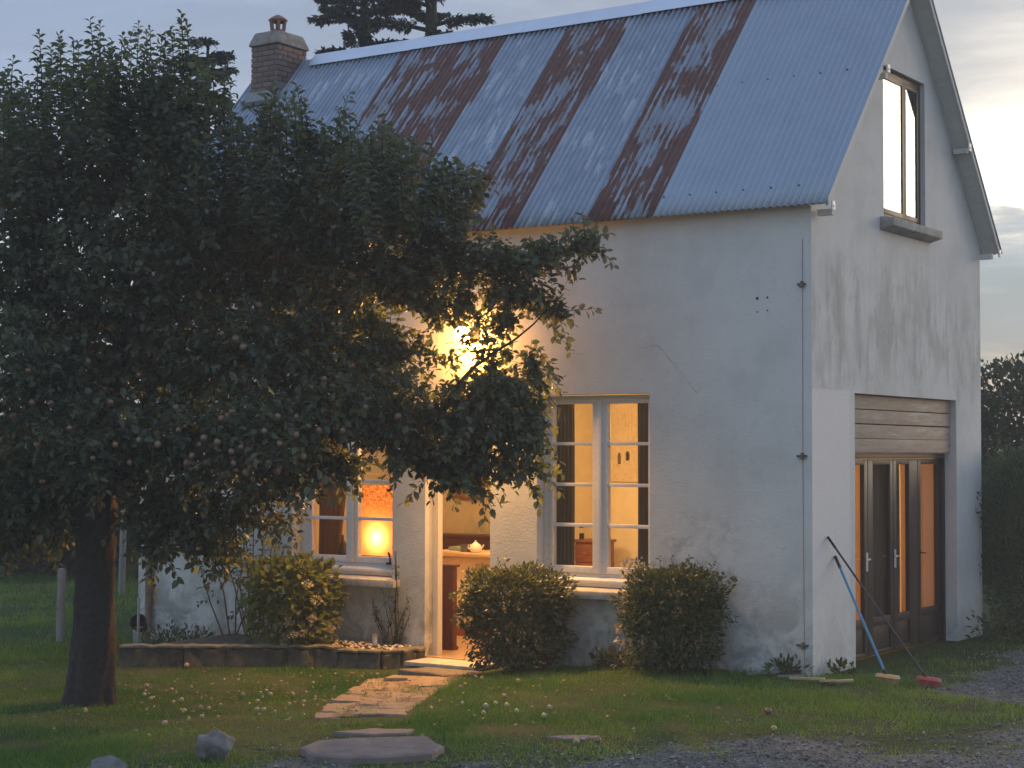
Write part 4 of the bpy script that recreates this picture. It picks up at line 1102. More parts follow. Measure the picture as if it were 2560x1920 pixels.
class Leaves:
    def __init__(s): s.P = []; s.F = []; s.T = []; s.n = 0
    def add(s, P, F, tint):
        s.P.append(P); s.F.append(F + s.n); s.n += len(P); s.T.append(np.repeat(tint, 7)); return s
    def build(s, name, mat, parent=None, kind=None):
        me = np_mesh(name, np.concatenate(s.P), np.concatenate(s.F), mat, False, {'tint': np.concatenate(s.T)})
        o = link_mesh(name, me, parent)
        if kind: o['kind'] = kind
        return o

# ---- the apple tree
CL = [(-5.95, -4.64, 2.08, 0.66, 0.53), (-5.54, -5.01, 2.93, 0.72, 0.64), (-6.15, -4.5, 3.86, 0.76, 0.67), (-5.79, -4.65, 4.58, 0.66, 0.57), (-6.35, -4.57, 5.22, 0.45, 0.54), (-4.76, -4.82, 2.29, 0.63, 0.46), (-5.91, -3.7, 3.18, 0.78, 0.69), (-5.0, -4.45, 3.98, 0.69, 0.65), (-5.39, -4.03, 4.85, 0.63, 0.63), (-5.3, -4.36, 5.46, 0.44, 0.53), (-4.28, -4.25, 2.26, 0.63, 0.51), (-4.69, -3.84, 3.13, 0.7, 0.66), (-5.02, -3.39, 4.08, 0.73, 0.68), (-4.52, -4.04, 4.68, 0.56, 0.61), (-4.68, -3.94, 5.37, 0.39, 0.53), (-3.52, -4.1, 2.3, 0.54, 0.42), (-3.97, -3.6, 3.04, 0.65, 0.56), (-4.29, -3.13, 3.88, 0.67, 0.58), (-4.01, -3.45, 4.54, 0.53, 0.57), (-4.07, -3.52, 5.15, 0.26, 0.39), (-3.15, -3.51, 2.56, 0.55, 0.38), (-3.52, -3.06, 3.14, 0.61, 0.53), (-3.57, -2.88, 3.86, 0.62, 0.53), (-3.3, -3.21, 4.47, 0.52, 0.48), (-3.63, -3.22, 5.02, 0.35, 0.35), (-2.78, -3.02, 2.6, 0.47, 0.39), (-3.09, -2.77, 3.14, 0.31, 0.31), (-2.99, -2.62, 3.85, 0.53, 0.35), (-2.78, -2.75, 4.4, 0.48, 0.33), (-3.09, -2.85, 4.89, 0.39, 0.35), (-2.66, -2.32, 4.71, 0.38, 0.29), (-2.66, -2.16, 4.01, 0.45, 0.25), (-2.38, -1.86, 4.02, 0.31, 0.2), (-2.1, -1.55, 4.14, 0.23, 0.13), (-1.8, -1.35, 4.22, 0.2, 0.1), (-2.28, -1.77, 3.7, 0.31, 0.13), (-2.02, -1.59, 3.58, 0.2, 0.09), (-2.31, -2.58, 2.48, 0.43, 0.39), (-2.08, -2.3, 2.52, 0.33, 0.35), (-2.35, -2.59, 2.09, 0.32, 0.24), (-2.01, -2.24, 2.18, 0.24, 0.24), (-2.18, -2.39, 2.81, 0.35, 0.17), (-1.94, -1.99, 2.97, 0.13, 0.18), (-1.99, -2.0, 2.53, 0.15, 0.26), (-3.65, -3.57, 1.96, 0.26, 0.17), (-4.0, -3.68, 1.74, 0.28, 0.24), (-4.22, -4.06, 1.6, 0.36, 0.28), (-4.76, -4.06, 1.69, 0.39, 0.35), (-4.85, -3.99, 1.36, 0.24, 0.15), (-4.4, -3.69, 1.32, 0.24, 0.15), (-5.97, -4.39, 1.68, 0.53, 0.36), (-6.5, -4.38, 1.53, 0.45, 0.36), (-2.66, -2.68, 2.07, 0.17, 0.11), (-3.32, -3.36, 2.09, 0.34, 0.13), (-2.74, -2.86, 2.26, 0.26, 0.17)]
SH = [(-5.61, -5.04, 5.33, -5.67, -5.11, 5.84), (-5.91, -4.91, 5.26, -5.96, -4.97, 5.78), (-5.24, -5.14, 5.33, -5.25, -5.18, 6.0), (-6.35, -4.15, 5.51, -6.28, -4.13, 6.2), (-5.96, -4.2, 5.54, -6.0, -4.26, 6.27), (-5.94, -4.63, 5.04, -5.97, -4.68, 5.7), (-4.94, -4.73, 5.35, -5.0, -4.8, 6.16), (-5.07, -4.73, 5.35, -4.98, -4.7, 6.16), (-6.0, -4.1, 5.53, -5.93, -4.09, 6.21), (-5.59, -3.88, 5.45, -5.63, -3.94, 6.22), (-4.96, -4.46, 5.34, -4.92, -4.47, 6.07), (-5.4, -3.89, 5.46, -5.32, -3.88, 6.36), (-5.35, -3.56, 5.55, -5.41, -3.64, 6.37), (-5.03, -3.9, 5.44, -4.98, -3.9, 6.19), (-4.66, -3.85, 5.35, -4.7, -3.93, 6.36), (-4.69, -3.94, 5.33, -4.75, -4.02, 6.21), (-5.16, -3.32, 5.52, -5.08, -3.3, 6.26), (-4.5, -3.66, 5.26, -4.53, -3.71, 5.93), (-5.63, -3.68, 5.47, -5.6, -3.7, 6.15), (-6.16, -4.09, 5.32, -6.08, -4.07, 6.0), (-4.66, -3.85, 5.25, -4.66, -3.88, 5.96), (-5.05, -3.92, 5.28, -5.05, -3.95, 5.94), (-3.9, -4.02, 4.74, -3.92, -4.06, 5.34), (-4.53, -3.12, 4.89, -4.61, -3.19, 5.44), (-3.61, -4.06, 4.65, -3.58, -4.06, 5.03), (-3.76, -3.68, 4.72, -3.74, -3.71, 5.58), (-4.01, -3.46, 4.76, -4.03, -3.51, 5.46), (-4.41, -2.66, 4.94, -4.45, -2.73, 5.77), (-3.66, -3.35, 4.87, -3.7, -3.42, 5.65), (-3.89, -3.05, 4.85, -3.91, -3.1, 5.52), (-3.83, -3.57, 4.6, -3.77, -3.56, 5.25), (-3.45, -3.39, 4.68, -3.43, -3.4, 5.15), (-3.85, -2.47, 4.91, -3.91, -2.55, 5.6), (-2.88, -3.54, 4.68, -2.92, -3.59, 5.26), (-3.85, -2.76, 4.79, -3.82, -2.76, 5.33), (-2.93, -3.21, 4.68, -2.95, -3.25, 5.19), (-2.8, -3.25, 4.72, -2.79, -3.27, 5.23), (-2.63, -3.41, 4.65, -2.59, -3.4, 5.07), (-3.36, -2.16, 4.87, -3.26, -2.11, 5.29), (-3.06, -2.29, 4.82, -2.97, -2.25, 5.27), (-2.45, -3.33, 4.52, -2.48, -3.37, 4.9), (-3.05, -1.81, 4.73, -2.99, -1.78, 5.1), (-2.46, -2.54, 4.51, -2.38, -2.49, 4.81), (-6.23, -4.64, 4.7, -6.16, -4.63, 5.37), (-5.8, -5.03, 4.84, -5.85, -5.09, 5.4), (-4.28, -3.68, 4.49, -4.33, -3.74, 5.01), (-4.14, -3.71, 4.43, -4.04, -3.68, 4.95)]
CL+= [(-2.88, -2.28, 3.43, 0.1, 0.07), (-2.5, -2.15, 3.47, 0.1, 0.07), (-2.45, -1.98, 3.27, 0.08, 0.1), (-2.68, -2.37, 3.09, 0.1, 0.06), (-2.57, -2.19, 3.23, 0.06, 0.05), (-2.26, -2.21, 3.03, 0.09, 0.07), (-2.91, -2.53, 3.26, 0.09, 0.11), (-2.42, -2.2, 3.13, 0.06, 0.05), (-2.73, -2.18, 3.47, 0.06, 0.05), (-2.95, -2.34, 3.6, 0.18, 0.09), (-2.34, -1.92, 3.47, 0.12, 0.06)]
CL+=  [(-2.38, -1.95, 3.35, 0.08, 0.09), (-2.29, -2.0, 3.15, 0.07, 0.08), (-2.67, -2.15, 3.63, 0.13, 0.06), (-2.44, -2.0, 3.6, 0.11, 0.05), (-2.8, -2.46, 3.12, 0.1, 0.07)]

TB = Vector((-5.52, -4.20, -.22))
tree = empty('apple_tree', TB); tag(tree, 'big dark apple tree with a thick trunk in front of the house', 'tree')
def rel(p): return Vector(p) - TB
lv = Leaves(); twig = MB()
fork = Vector((-5.36, -4.28, 1.72))
tm = MB()
# trunk with root flare and a slight lean
prof = [(-.1, .30), (.0, .262), (.10, .235), (.3, .212), (.7, .195), (1.1, .186), (1.5, .188), (1.8, .20), (2.1, .17)]
pts = []; rad = []
zs_ = np.linspace(-.1, 2.1, 46); rs_ = np.interp(zs_, [p[0] for p in prof], [p[1] for p in prof])
for z, r_ in zip(zs_, rs_):
    f = max(z, 0) / 1.9
    pts.append(rel((-5.52 + .13 * f + .015 * math.sin(z * 3), -4.22 - .05 * f, -.2 + z))); rad.append(r_)
tm.tube(pts, [float(v) for v in rad], 54)
vv = []
for p in tm.v:
    a = math.atan2(p[1], p[0]); k = 1 + .07 * math.sin(a * 5 + p[2] * 1.3) + .04 * math.sin(a * 9 - p[2] * 4) + .028 * math.sin(a * 17 + 2.5 * math.sin(p[2] * 5)) * math.sin(p[2] * 11 + a * 3) + .05 * (float(fbm(np.array([a * 5.0]), np.array([p[2] * 3.0]), 91, 3)[0]) - .5)
    f = max(p[2], 0) / 1.9; cx, cy = .13 * f, -.05 * f
    vv.append((cx + (p[0] - cx) * k, cy + (p[1] - cy) * k, p[2]))
tm.v = vv
def limb(p0, p1, r0, r1, sag=0.1, n=7, mb=None):
    p0, p1 = Vector(p0), Vector(p1); P_ = []; R_ = []
    w1 = Vector((random.uniform(-1, 1), random.uniform(-1, 1), random.uniform(-.4, .4))) * (p1 - p0).length * .09
    for i in range(n):
        f = i / (n - 1); q = p0.lerp(p1, f) + Vector((0, 0, -sag * math.sin(math.pi * f))) + w1 * math.sin(f * math.pi * 2) * .6 + w1 * math.sin(f * math.pi) * .6
        P_.append(rel(q)); R_.append(r0 + (r1 - r0) * f)
    (mb or tm).tube(P_, R_, 9 if r0 > .04 else 5)
tipz = Vector((-5.39, -4.27, 1.55))
for tgt, r0 in (((-3.3, -3.6, 2.35), .11), ((-2.5, -2.7, 2.6), .08), ((-3.6, -3.0, 3.6), .10), ((-4.9, -4.3, 4.2), .11), ((-5.9, -4.5, 3.9), .10), ((-6.3, -4.5, 2.4), .08), ((-5.2, -3.2, 3.6), .09), ((-4.6, -5.0, 2.6), .07)):
    limb(tipz + Vector((0, 0, random.uniform(-.1, .4))), tgt, r0, .025, -.18)
limb((-3.3, -3.6, 2.35), (-2.0, -2.2, 2.3), .035, .01, .05)
limb((-3.6, -3.0, 3.6), (-2.0, -1.5, 4.15), .035, .008, -.05)
limb((-2.5, -2.7, 2.6), (-2.0, -1.65, 3.6), .022, .006, .0)
trunk = tm.build('trunk', MAT['bark'], tree)
def twig_leaves(p, d_, L, n, size, up_bias=.5, tint=.5, droop=.25):
    """n leaves set alternately along a twig"""
    f = (np.arange(n) + .5) / n
    base = p[None] + d_[None] * (f * L)[:, None]
    base[:, 2] -= droop * L * f ** 2 * .3
    ph = rng.uniform(0, 6.28) + np.arange(n) * 2.4
    s_ = np.cross(d_, [0, 0, 1.0]); s_ = s_ / max(np.linalg.norm(s_), 1e-3); u_ = np.cross(s_, d_)
    out_ = np.cos(ph)[:, None] * s_ + np.sin(ph)[:, None] * u_
    ld = norm(out_ * .9 + d_ * .55 + rng.normal(size=(n, 3)) * .25 + np.array([0, 0, -droop]))
    upv = norm(rng.normal(size=(n, 3)) * .45 + np.array([0, 0, 1.0]))
    ln = rng.uniform(.75, 1.2, n) * size
    return base, ld, upv, ln, np.clip(tint + rng.normal(size=n) * .34, 0, 1)
acc = [[], [], [], [], []]
def push(r_):
    for a, v in zip(acc, r_): a.append(v)
twig_bits = []
for (cx, cy, cz, rh, rv) in CL:
    vol = rh * rv
    nt = int(60 + 1050 * vol)
    if rh < .3: nt = int(16 + 900 * vol)
    if rh < .12: nt = 7
    if cz > 5.0: nt = int(nt * .6)
    elif cz > 4.3 and cx > -4.6: nt = int(nt * .62)
    for k in range(nt):
        q = rand_dir(1)[0]; rr_ = rng.uniform(.04, 1) ** .5 * rng.uniform(.86, 1.08)
        p = np.array([cx, cy, cz]) + q * np.array([rh, rh * 1.05, rv]) * rr_
        d_ = q * .7 + rng.normal(size=3) * .5 + np.array([0, 0, .45 if cz > 3.2 else -.05]); d_ /= np.linalg.norm(d_)
        L = rng.uniform(.12, .30); n = int(rng.integers(5, 9))
        push(twig_leaves(p - d_ * L * .5, d_, L, n, rng.choice((.062, .08, .092)), tint=.42 + .12 * rng.normal()))
        if rr_ > .9 and rng.random() < .5: twig_bits.append((p - d_ * L * .9, p + d_ * L * .5))
# ragged sprigs hanging from the lower edge and standing off the branch ends
for (cx, cy, cz, rh, rv) in CL:
    k_ = 9 if cz < 2.9 and rh > .2 else (7 if rh > .12 else 0)
    for k in range(k_):
        q = rand_dir(1)[0]
        if cz < 2.9: q[2] = -abs(q[2])
        if rh < .36: q[0] = abs(q[0])
        p = np.array([cx, cy, cz]) + q * np.array([rh, rh, rv]) * .95
        d_ = q * .8 + rng.normal(size=3) * .35 + np.array([0, 0, -.35 if cz < 2.9 else .1]); d_ /= np.linalg.norm(d_)
        L = rng.uniform(.16, .38); push(twig_leaves(p, d_, L, int(L / .032), .088, tint=.5)); twig_bits.append((p - d_ * .1, p + d_ * L))
O, D, U, Ln, Tn = (np.concatenate(a) for a in acc)
# leave the space before the lantern open, as it is on the tree
cam_p = np.array(CAM_POS); lampp = np.array([-4.03, -.24, 3.50])
P, F = leaf_arrays(O - np.array(TB), D, U, Ln, Ln * rng.uniform(.55, .8, len(Ln)))
lv.add(P, F, Tn)
# upright water shoots along the top of the crown
acc = [[], [], [], [], []]
for (x0, y0, z0, x1, y1, z1) in SH:
  for extra in range(3):
    jx, jy, jz = (0, 0, 0) if extra == 0 else (rng.normal() * .16, rng.normal() * .22, -abs(rng.normal()) * .18 - .05)
    a = np.array([x0 + jx, y0 + jy, z0 - .35 + jz]); b_ = np.array([x1 + jx * 1.2, y1 + jy, z1 + jz]); L = np.linalg.norm(b_ - a); n = int(L / .022)
    f = (np.arange(n) + .6) / n; bow = rng.normal(size=2) * .03
    base = a + (b_ - a) * f[:, None]; base[:, :2] += np.sin(f * 3.1)[:, None] * bow
    ph = rng.uniform(0, 6.28) + np.arange(n) * 2.42
    size = .125 * (1 - .28 * f) * np.where(f > .93, .75, 1)
    rise = np.where(f > .9, .9, .30)
    ld = np.stack([np.cos(ph), np.sin(ph), rise + rng.normal(size=n) * .12], 1)
    acc[0].append(base); acc[1].append(norm(ld)); acc[2].append(norm(rng.normal(size=(n, 3)) * .38 + [0, 0, 1.])); acc[3].append(size * rng.uniform(.85, 1.15, n)); acc[4].append(np.clip(.45 + rng.normal(size=n) * .2, 0, 1))
    pp = [a + (b_ - a) * k + np.array([*(math.sin(k * 3.1) * bow), 0]) for k in (.35, .5, .65, .85, 1)]
    twig.tube([rel(p_) for p_ in pp], [.006, .0055, .005, .004, .002], 5)
O, D, U, Ln, Tn = (np.concatenate(a) for a in acc)
P, F = leaf_arrays(O - np.array(TB), D, U, Ln, Ln * .50, LEAF_A)
lv.add(P, F, Tn)
crown = lv.build('crown', MAT['apple_leaf'], tree, 'stuff')
for a, b_ in twig_bits: twig.tube([rel(a), rel(b_)], [.005, .002], 3, False)
twig.build('twigs', MAT['twig'], tree, ); bpy.data.objects['twigs']['kind'] = 'stuff'
# apples in the crown
def apple_mesh(name, mat, r_=.032):
    q = MB(); q.lathe([(0, .72), (.25, .86), (.62, .86), (.95, .35), (1.0, 0), (.88, -.5), (.5, -.86), (.2, -.84), (0, -.74)], n=12)
    q.v = [(x * r_, y * r_, z * r_) for x, y, z in q.v]; q.tube([(0, 0, .7 * r_), (.004, 0, 1.25 * r_)], .0022, 4)
    o = q.build(name, mat); me = o.data; bpy.data.objects.remove(o); return me
m, t, out = new_mat('red_apple'); r = t.rand(); o = t.obj()
c = t.mix(t.smooth(t.noise(o, 30, 3), .35, .7), t.ramp(r, [(0, (.15, .045, .04)), (.6, (.20, .075, .065)), (1, (.22, .15, .09))]), (.20, .15, .08)); bsdf(t, out, c, .35); MAT['apple'] = m
m, t, out = new_mat('windfall_apple'); r = t.rand(); o = t.obj()
c = t.mix(t.smooth(t.noise(o, 26, 3), .55, .75), t.ramp(r, [(0, (.34, .29, .14)), (.7, (.44, .38, .21)), (1, (.36, .21, .14))]), (.30, .20, .11)); bsdf(t, out, c, .4); MAT['windfall'] = m
am = apple_mesh('apple', MAT['apple']); wm = apple_mesh('apple', MAT['windfall'], .030)
AP = []
AP = [(-3.72, -4.2, 3.21), (-3.64, -4.19, 3.13), (-3.87, -4.22, 3.26), (-3.45, -4.59, 2.51), (-3.49, -4.62, 2.48), (-3.43, -4.56, 2.54), (-3.75, -4.62, 2.25), (-3.68, -4.64, 2.31), (-3.8, -4.66, 2.15), (-3.84, -4.68, 2.09), (-3.36, -4.63, 2.19), (-3.27, -4.61, 2.23), (-3.4, -4.52, 2.03), (-3.34, -4.47, 2.01), (-3.56, -4.44, 1.97), (-3.54, -4.35, 1.93), (-3.56, -4.26, 1.91), (-3.27, -4.49, 2.05), (-3.49, -4.67, 2.27), (-3.05, -4.14, 2.5), (-3.09, -4.34, 2.5), (-3.14, -4.4, 2.09), (-3.01, -4.09, 2.15), (-3.15, -4.27, 2.02), (-4.02, -4.86, 2.25), (-4.14, -4.97, 2.29), (-4.39, -5.07, 2.62), (-3.99, -4.67, 2.58), (-4.95, -5.25, 2.62), (-4.52, -5.42, 2.39), (-4.88, -5.46, 2.25), (-2.97, -3.86, 2.84), (-3.03, -3.4, 2.98), (-2.82, -3.25, 2.94), (-2.93, -3.97, 2.38), (-3.49, -3.76, 1.88), (-3.76, -3.82, 1.83), (-3.91, -4.03, 1.75), (-5.03, -5.4, 2.62), (-4.83, -4.93, 3.0), (-4.61, -4.52, 2.89), (-3.78, -3.83, 3.54), (-3.6, -3.45, 3.6), (-3.16, -3.51, 3.36), (-3.75, -4.54, 2.09), (-3.8, -4.6, 2.05), (-3.76, -4.44, 2.01), (-3.38, -4.58, 2.09), (-3.84, -4.23, 1.9), (-3.36, -4.36, 1.95), (-5.39, -4.96, 1.91), (-4.37, -5.29, 2.13), (-4.22, -5.0, 2.09), (-4.18, -4.82, 2.01), (-2.49, -3.4, 2.51), (-2.32, -3.14, 2.6), (-2.62, -3.7, 2.59), (-2.77, -3.84, 2.38), (-3.12, -4.48, 2.37), (-3.04, -4.37, 2.26), (-2.99, -4.21, 2.34), (-3.82, -4.41, 2.59), (-3.88, -4.75, 2.38), (-4.22, -5.17, 2.25), (-4.74, -5.21, 1.92), (-4.98, -5.49, 2.9), (-5.21, -5.45, 2.5)]

for (x, y, z) in AP:
    o = link_mesh('apple', am, tree, rel((x, y, z)), (random.uniform(-.4, .4), random.uniform(-.4, .4), random.uniform(0, 6))); s_ = random.uniform(.7, 1.05); o.scale = (s_, s_, s_)
# windfalls in the grass
def windfall(x, y, label, group, me=wm, s_=None):
    o = link_mesh('windfall_apple', me, None, (x, y, gz1(x, y) + .036), (random.uniform(0, 6), random.uniform(0, 6), random.uniform(0, 6)))
    s_ = s_ or random.choice((.35, .45, .55, .7, .8)); o.scale = (s_, s_, s_); tag(o, label, 'apple', group)
cnt = 0
while cnt < 60:
    x = random.gauss(-4.4, 1.15); y = random.gauss(-3.2, 1.1)
    if not (-7.2 < x < -1.6 and -6.2 < y < -1.3): continue
    p_, d__, s__ = on_path(.5)
    if any((Vector((x, y)) - on_path(k / 10 * .99)[0]).length < .62 for k in range(11)): continue
    if y > -1.75 and x < -5.6: continue
    if (Vector((x, y)) - Vector((-5.52, -4.22))).length < .45: continue
    windfall(x, y, 'small pale windfall apple in the grass under the apple tree', 'windfall apples under the tree'); cnt += 1
for x, y in ((-1.67, -3.54), (-1.39, -3.59), (-1.43, -3.39), (-1.29, -3.42), (-1.03, -3.66), (-1.2, -3.9), (-.9, -3.35), (-.7, -3.75)):
    windfall(x, y, 'pale windfall apple in the grass right of the path', 'windfall apples right of the path', wm, random.uniform(.55, .95))
for x, y, lab in ((.293, -4.55, 'red windfall apple at the edge of the gravel'), (.7, -2.46, 'brownish windfall apple alone in the thin turf')):
    windfall(x, y, lab, None, am, .95)
windfall(.20, -4.70, 'pale green windfall apple beside the red one at the gravel edge', None, wm, .85)
windfall(1.15, -3.30, 'pale apple in the thin grass nearest the drive', None, wm, .8)
windfall(-6.70, -1.72, 'pale apple lying against the foot of the stone kerb', None, wm, .95)

# ---- shrubs by the wall
def blob_leaves(n, c, r_, size, wr, tint, shell=.35, boxy=4.2, up_=.5, jit=.5, tpl=LEAF):
    q = rand_dir(n)
    e_ = (np.abs(q) ** boxy).sum(1) ** (-1 / boxy)
    s_ = 1 - shell * rng.random(n) ** 1.6
    lump = 1 + .13 * np.sin(q[:, 0] * 5 + c[0] * 9) * np.cos(q[:, 2] * 6) + .10 * np.sin(q[:, 1] * 9 + q[:, 2] * 8 + c[0] * 5)
    p = np.array(c) + q * (e_ * s_ * lump)[:, None] * np.array(r_)
    d_ = norm(q * 1.0 + rng.normal(size=(n, 3)) * jit + [0, 0, up_ * .4])
    u_ = norm(q * .6 + rng.normal(size=(n, 3)) * .4 + [0, 0, .8])
    ln = size * rng.uniform(.7, 1.25, n)
    return leaf_arrays(p, d_, u_, ln, ln * wr, tpl) + (np.clip(tint + rng.normal(size=n) * .22, 0, 1),)
def shrub(name, base, parts, mat, label, cat='bush', n_stems=14, sprigs=75, size=.05, wr=.55):
    rt = empty(name, base); tag(rt, label, cat)
    L_ = Leaves()
    for (n, c, r_, sz, tint) in parts: L_.add(*blob_leaves(n, c, r_, sz, wr, tint))
    c, r_ = parts[0][1], parts[0][2]
    sb_ = MB()
    for k in range(sprigs):                      # sprigs that break the outline
        q = rand_dir(1)[0]; q[2] = abs(q[2]) * .9; q /= np.linalg.norm(q)
        e_ = (abs(q) ** 4.2).sum() ** (-1 / 4.2); p = np.array(c) + q * e_ * np.array(r_) * .93
        d_ = norm((q + rng.normal(size=3) * .35 + [0, 0, .5])[None])[0]; Ls = rng.uniform(.06, .24)
        b_, ld, uv, ln, tn = twig_leaves(p, d_, Ls, 8, size, tint=.6, droop=.05)
        P, F = leaf_arrays(b_, ld, uv, ln, ln * wr); L_.add(P, F, tn)
        sb_.tube([p, p + d_ * Ls], [.004, .002], 3, False)
    for k in range(n_stems):
        a = random.uniform(0, 6.28); e_ = (c[0] + math.cos(a) * r_[0] * .6, c[1] + math.sin(a) * r_[1] * .6, c[2] + r_[2] * random.uniform(-.3, .5))
        sb_.tube([(random.uniform(-.1, .1), random.uniform(-.08, .08), -.05), (e_[0] * .6, e_[1] * .6, e_[2] * .5), e_], [.018, .013, .006], 5)
    L_.build('foliage', mat, rt, 'stuff'); sb_.build('stems', MAT['twig'], rt)
    return rt
bc = shrub('box_bush', (-3.06, -.62, -.10), [(5200, (0, 0, .57), (.505, .40, .46), .062, .5), (2000, (.0, -.02, .78), (.51, .41, .27), .064, .7)], MAT['box_leaf'], 'dense glossy clipped bush between the open door and the tall window')
br = shrub('clipped_bush', (-1.30, -.45, -.02), [(5200, (.0, 0, .55), (.42, .36, .46), .052, .5), (2700, (.02, .0, .74), (.485, .39, .29), .052, .6)], MAT['dull_leaf'], 'dull brownish clipped bush below the tall window on the right', size=.045)
fl = Leaves(); fl.add(*blob_leaves(150, (-.47, -.02, 1.02), (.10, .10, .09), .045, .9, .6, .15, 2.0)); fl.build('flower_head', MAT['dry_petal'], br)
fl = Leaves()
for k in range(30):
    c_ = (-.44 + random.uniform(-.06, .05), random.uniform(-.25, .0), random.uniform(.15, .8)); fl.add(*blob_leaves(5, c_, (.03, .03, .03), .05, .8, .5))
fl.build('pale_leaves', MAT['dry_petal'], br, 'stuff')
hy = shrub('hydrangea', (-6.08, -.62, -.08), [(1300, (-.03, 0, .50), (.46, .40, .47), .105, .5), (600, (.0, -.05, .74), (.42, .38, .28), .11, .65)], MAT['hydrangea_leaf'], 'broad leaved hydrangea with a few pale flowers under the left window', 'hydrangea', 18, 26, .10, .62)
fl = Leaves()
for c_, r_ in (((.12, -.42, .33), .035), ((.26, -.42, .36), .03), ((.22, -.40, .22), .035), ((.20, -.40, .15), .04), ((.52, -.25, .62), .055), ((.50, -.30, .42), .035), ((.60, -.1, .30), .035), ((.42, -.36, .26), .03), ((.34, -.40, .24), .03), ((.46, -.33, .80), .05)):
    fl = Leaves(); fl.add(*blob_leaves(38, c_, (r_, r_, r_ * .8), .03, .9, .5, .2, 2.0)); fl.build('flower_head', MAT['petal'], hy)

# climbing rose with bare stems and sparse leaves on the left part of the wall
ro = empty('climbing_rose', (-7.3, -.2, -.08)); tag(ro, 'sparse climbing rose with bare stems against the wall left of the hydrangea', 'climber')
q = MB(); L_ = Leaves()
for k in range(15):
    x = random.uniform(-.25, .35); tx = x + random.uniform(-.75, .7); h = random.uniform(.7, 1.75)
    pts_ = [(x, 0, 0), (x + (tx - x) * .3, -.05, h * .4), (x + (tx - x) * .7, random.uniform(-.25, .05), h * .8), (tx, random.uniform(-.4, .05), h)]
    q.tube(pts_, [.012, .009, .006, .003], 5)
    for j in range(5):
        f = random.uniform(.35, 1.0); i = min(int(f * 3), 2); a = Vector(pts_[i]).lerp(Vector(pts_[i + 1]), f * 3 - i)
        b_, ld, uv, ln, tn = twig_leaves(np.array(a), norm(rng.normal(size=(1, 3)))[0], random.uniform(.12, .3), 7, .065, tint=.45)
        P, F = leaf_arrays(b_, ld, uv, ln, ln * .62); L_.add(P, F, tn)
q.build('stems', simple('reddish_stems', (.13, .075, .05), .85, var=.3), ro); L_.build('foliage', MAT['dull_leaf'], ro, 'stuff')

# wiry creeper by the left window's sill
cr = empty('creeper', (-5.10, -.05, -.08)); tag(cr, 'dry wiry creeper climbing the wall between the left window and the door', 'climber')
q = MB(); L_ = Leaves()
for k in range(16):
    x = random.uniform(-.12, .10); h = random.choice((.45, .6, .75, .85, .95)) if k < 12 else 1.15; tx = x + random.uniform(-.28, .22)
    if k >= 12: x = .04; tx = random.uniform(.02, .07)
    pts_ = [(x, random.uniform(-.04, 0), 0), (x + (tx - x) * .4 + random.uniform(-.04, .04), -.02, h * .4), (tx + random.uniform(-.03, .03), -.015, h * .75), (tx, -.015 if h < .8 else -.05, h)]
    if .6 < h < 1.1: pts_ = [(p_[0], p_[1] - .0, min(p_[2], .70)) for p_ in pts_]
    q.tube(pts_, [.007, .006, .004, .002], 4)
    for j in range(9):
        f = random.random(); i = min(int(f * 3), 2); a = Vector(pts_[i]).lerp(Vector(pts_[i + 1]), f * 3 - i)
        b_, ld, uv, ln, tn = twig_leaves(np.array(a), norm(rng.normal(size=(1, 3)))[0], .05, 3, .03, tint=.4); P, F = leaf_arrays(b_, ld, uv, ln, ln * .6); L_.add(P, F, tn)
q.build('stems', MAT['twig'], cr); L_.build('foliage', MAT['dull_leaf'], cr, 'stuff')
# small weeds at the kerb and wall foot
L_ = Leaves()
for (x, y, s_, n) in ((-8.2, -.55, .22, 240), (-7.9, -.35, .2, 200), (-8.7, -1.2, .2, 160), (-1.9, -.25, .16, 180), (-2.2, -.2, .14, 150), (-.25, -.08, .14, 160), (.5, 4.2, .3, 300), (.15, .35, .10, 80)):
    z = gz1(x, y); P, F, tn = blob_leaves(n, (x, y, z + s_ * .5), (s_ * 1.6, s_, s_ * .8), .07, .4, .45, .9, 2.0, 1.5); L_.add(P, F, tn)
tag(L_.build('weeds', MAT['box_leaf'], None, 'stuff'), 'low weeds along the wall foot')

# ---- hedge and trees beyond
def sprays(L_, n, c, r_, size, wr, tint, shell=.3, boxy=2.4, down=0.0):
    q = rand_dir(n); e_ = (np.abs(q) ** boxy).sum(1) ** (-1 / boxy)
    lump = 1 + .10 * np.sin(q[:, 0] * 6 + c[0] * 3) * np.cos(q[:, 2] * 7 + c[1]) + .06 * np.sin(q[:, 1] * 11 + q[:, 2] * 13)
    p = np.array(c) + q * (e_ * (1 - shell * rng.random(n) ** 1.5) * lump)[:, None] * np.array(r_)
    d_ = norm(q * .8 + rng.normal(size=(n, 3)) * .5 + [0, 0, .7 - down]); ln = size * rng.uniform(.6, 1.3, n)
    P, F = leaf_arrays(p, d_, norm(rng.normal(size=(n, 3))), ln, ln * wr); L_.add(P, F, np.clip(tint + rng.normal(size=n) * .22, 0, 1))
hg = empty('thuja_hedge', (.82, 5.95, 0)); tag(hg, 'dark green clipped conifer hedge against the right end of the house', 'hedge')
L_ = Leaves(); sprays(L_, 20000, (.0, .0, 1.05), (1.15, 1.30, 1.20), .075, .30, .45); sprays(L_, 4000, (-.35, -.55, 1.55), (.75, .75, .72), .075, .30, .55); L_.build('foliage', MAT['hedge_leaf'], hg, 'stuff')
q = MB(); 
for k in range(9): x = -.8 + .2 * k; q.tube([(x, random.uniform(-.6, .8), -.1), (x + .05, random.uniform(-.4, .6), .8), (x, 0, 1.8)], [.05, .04, .015], 6)
q.build('stems', MAT['twig'], hg)

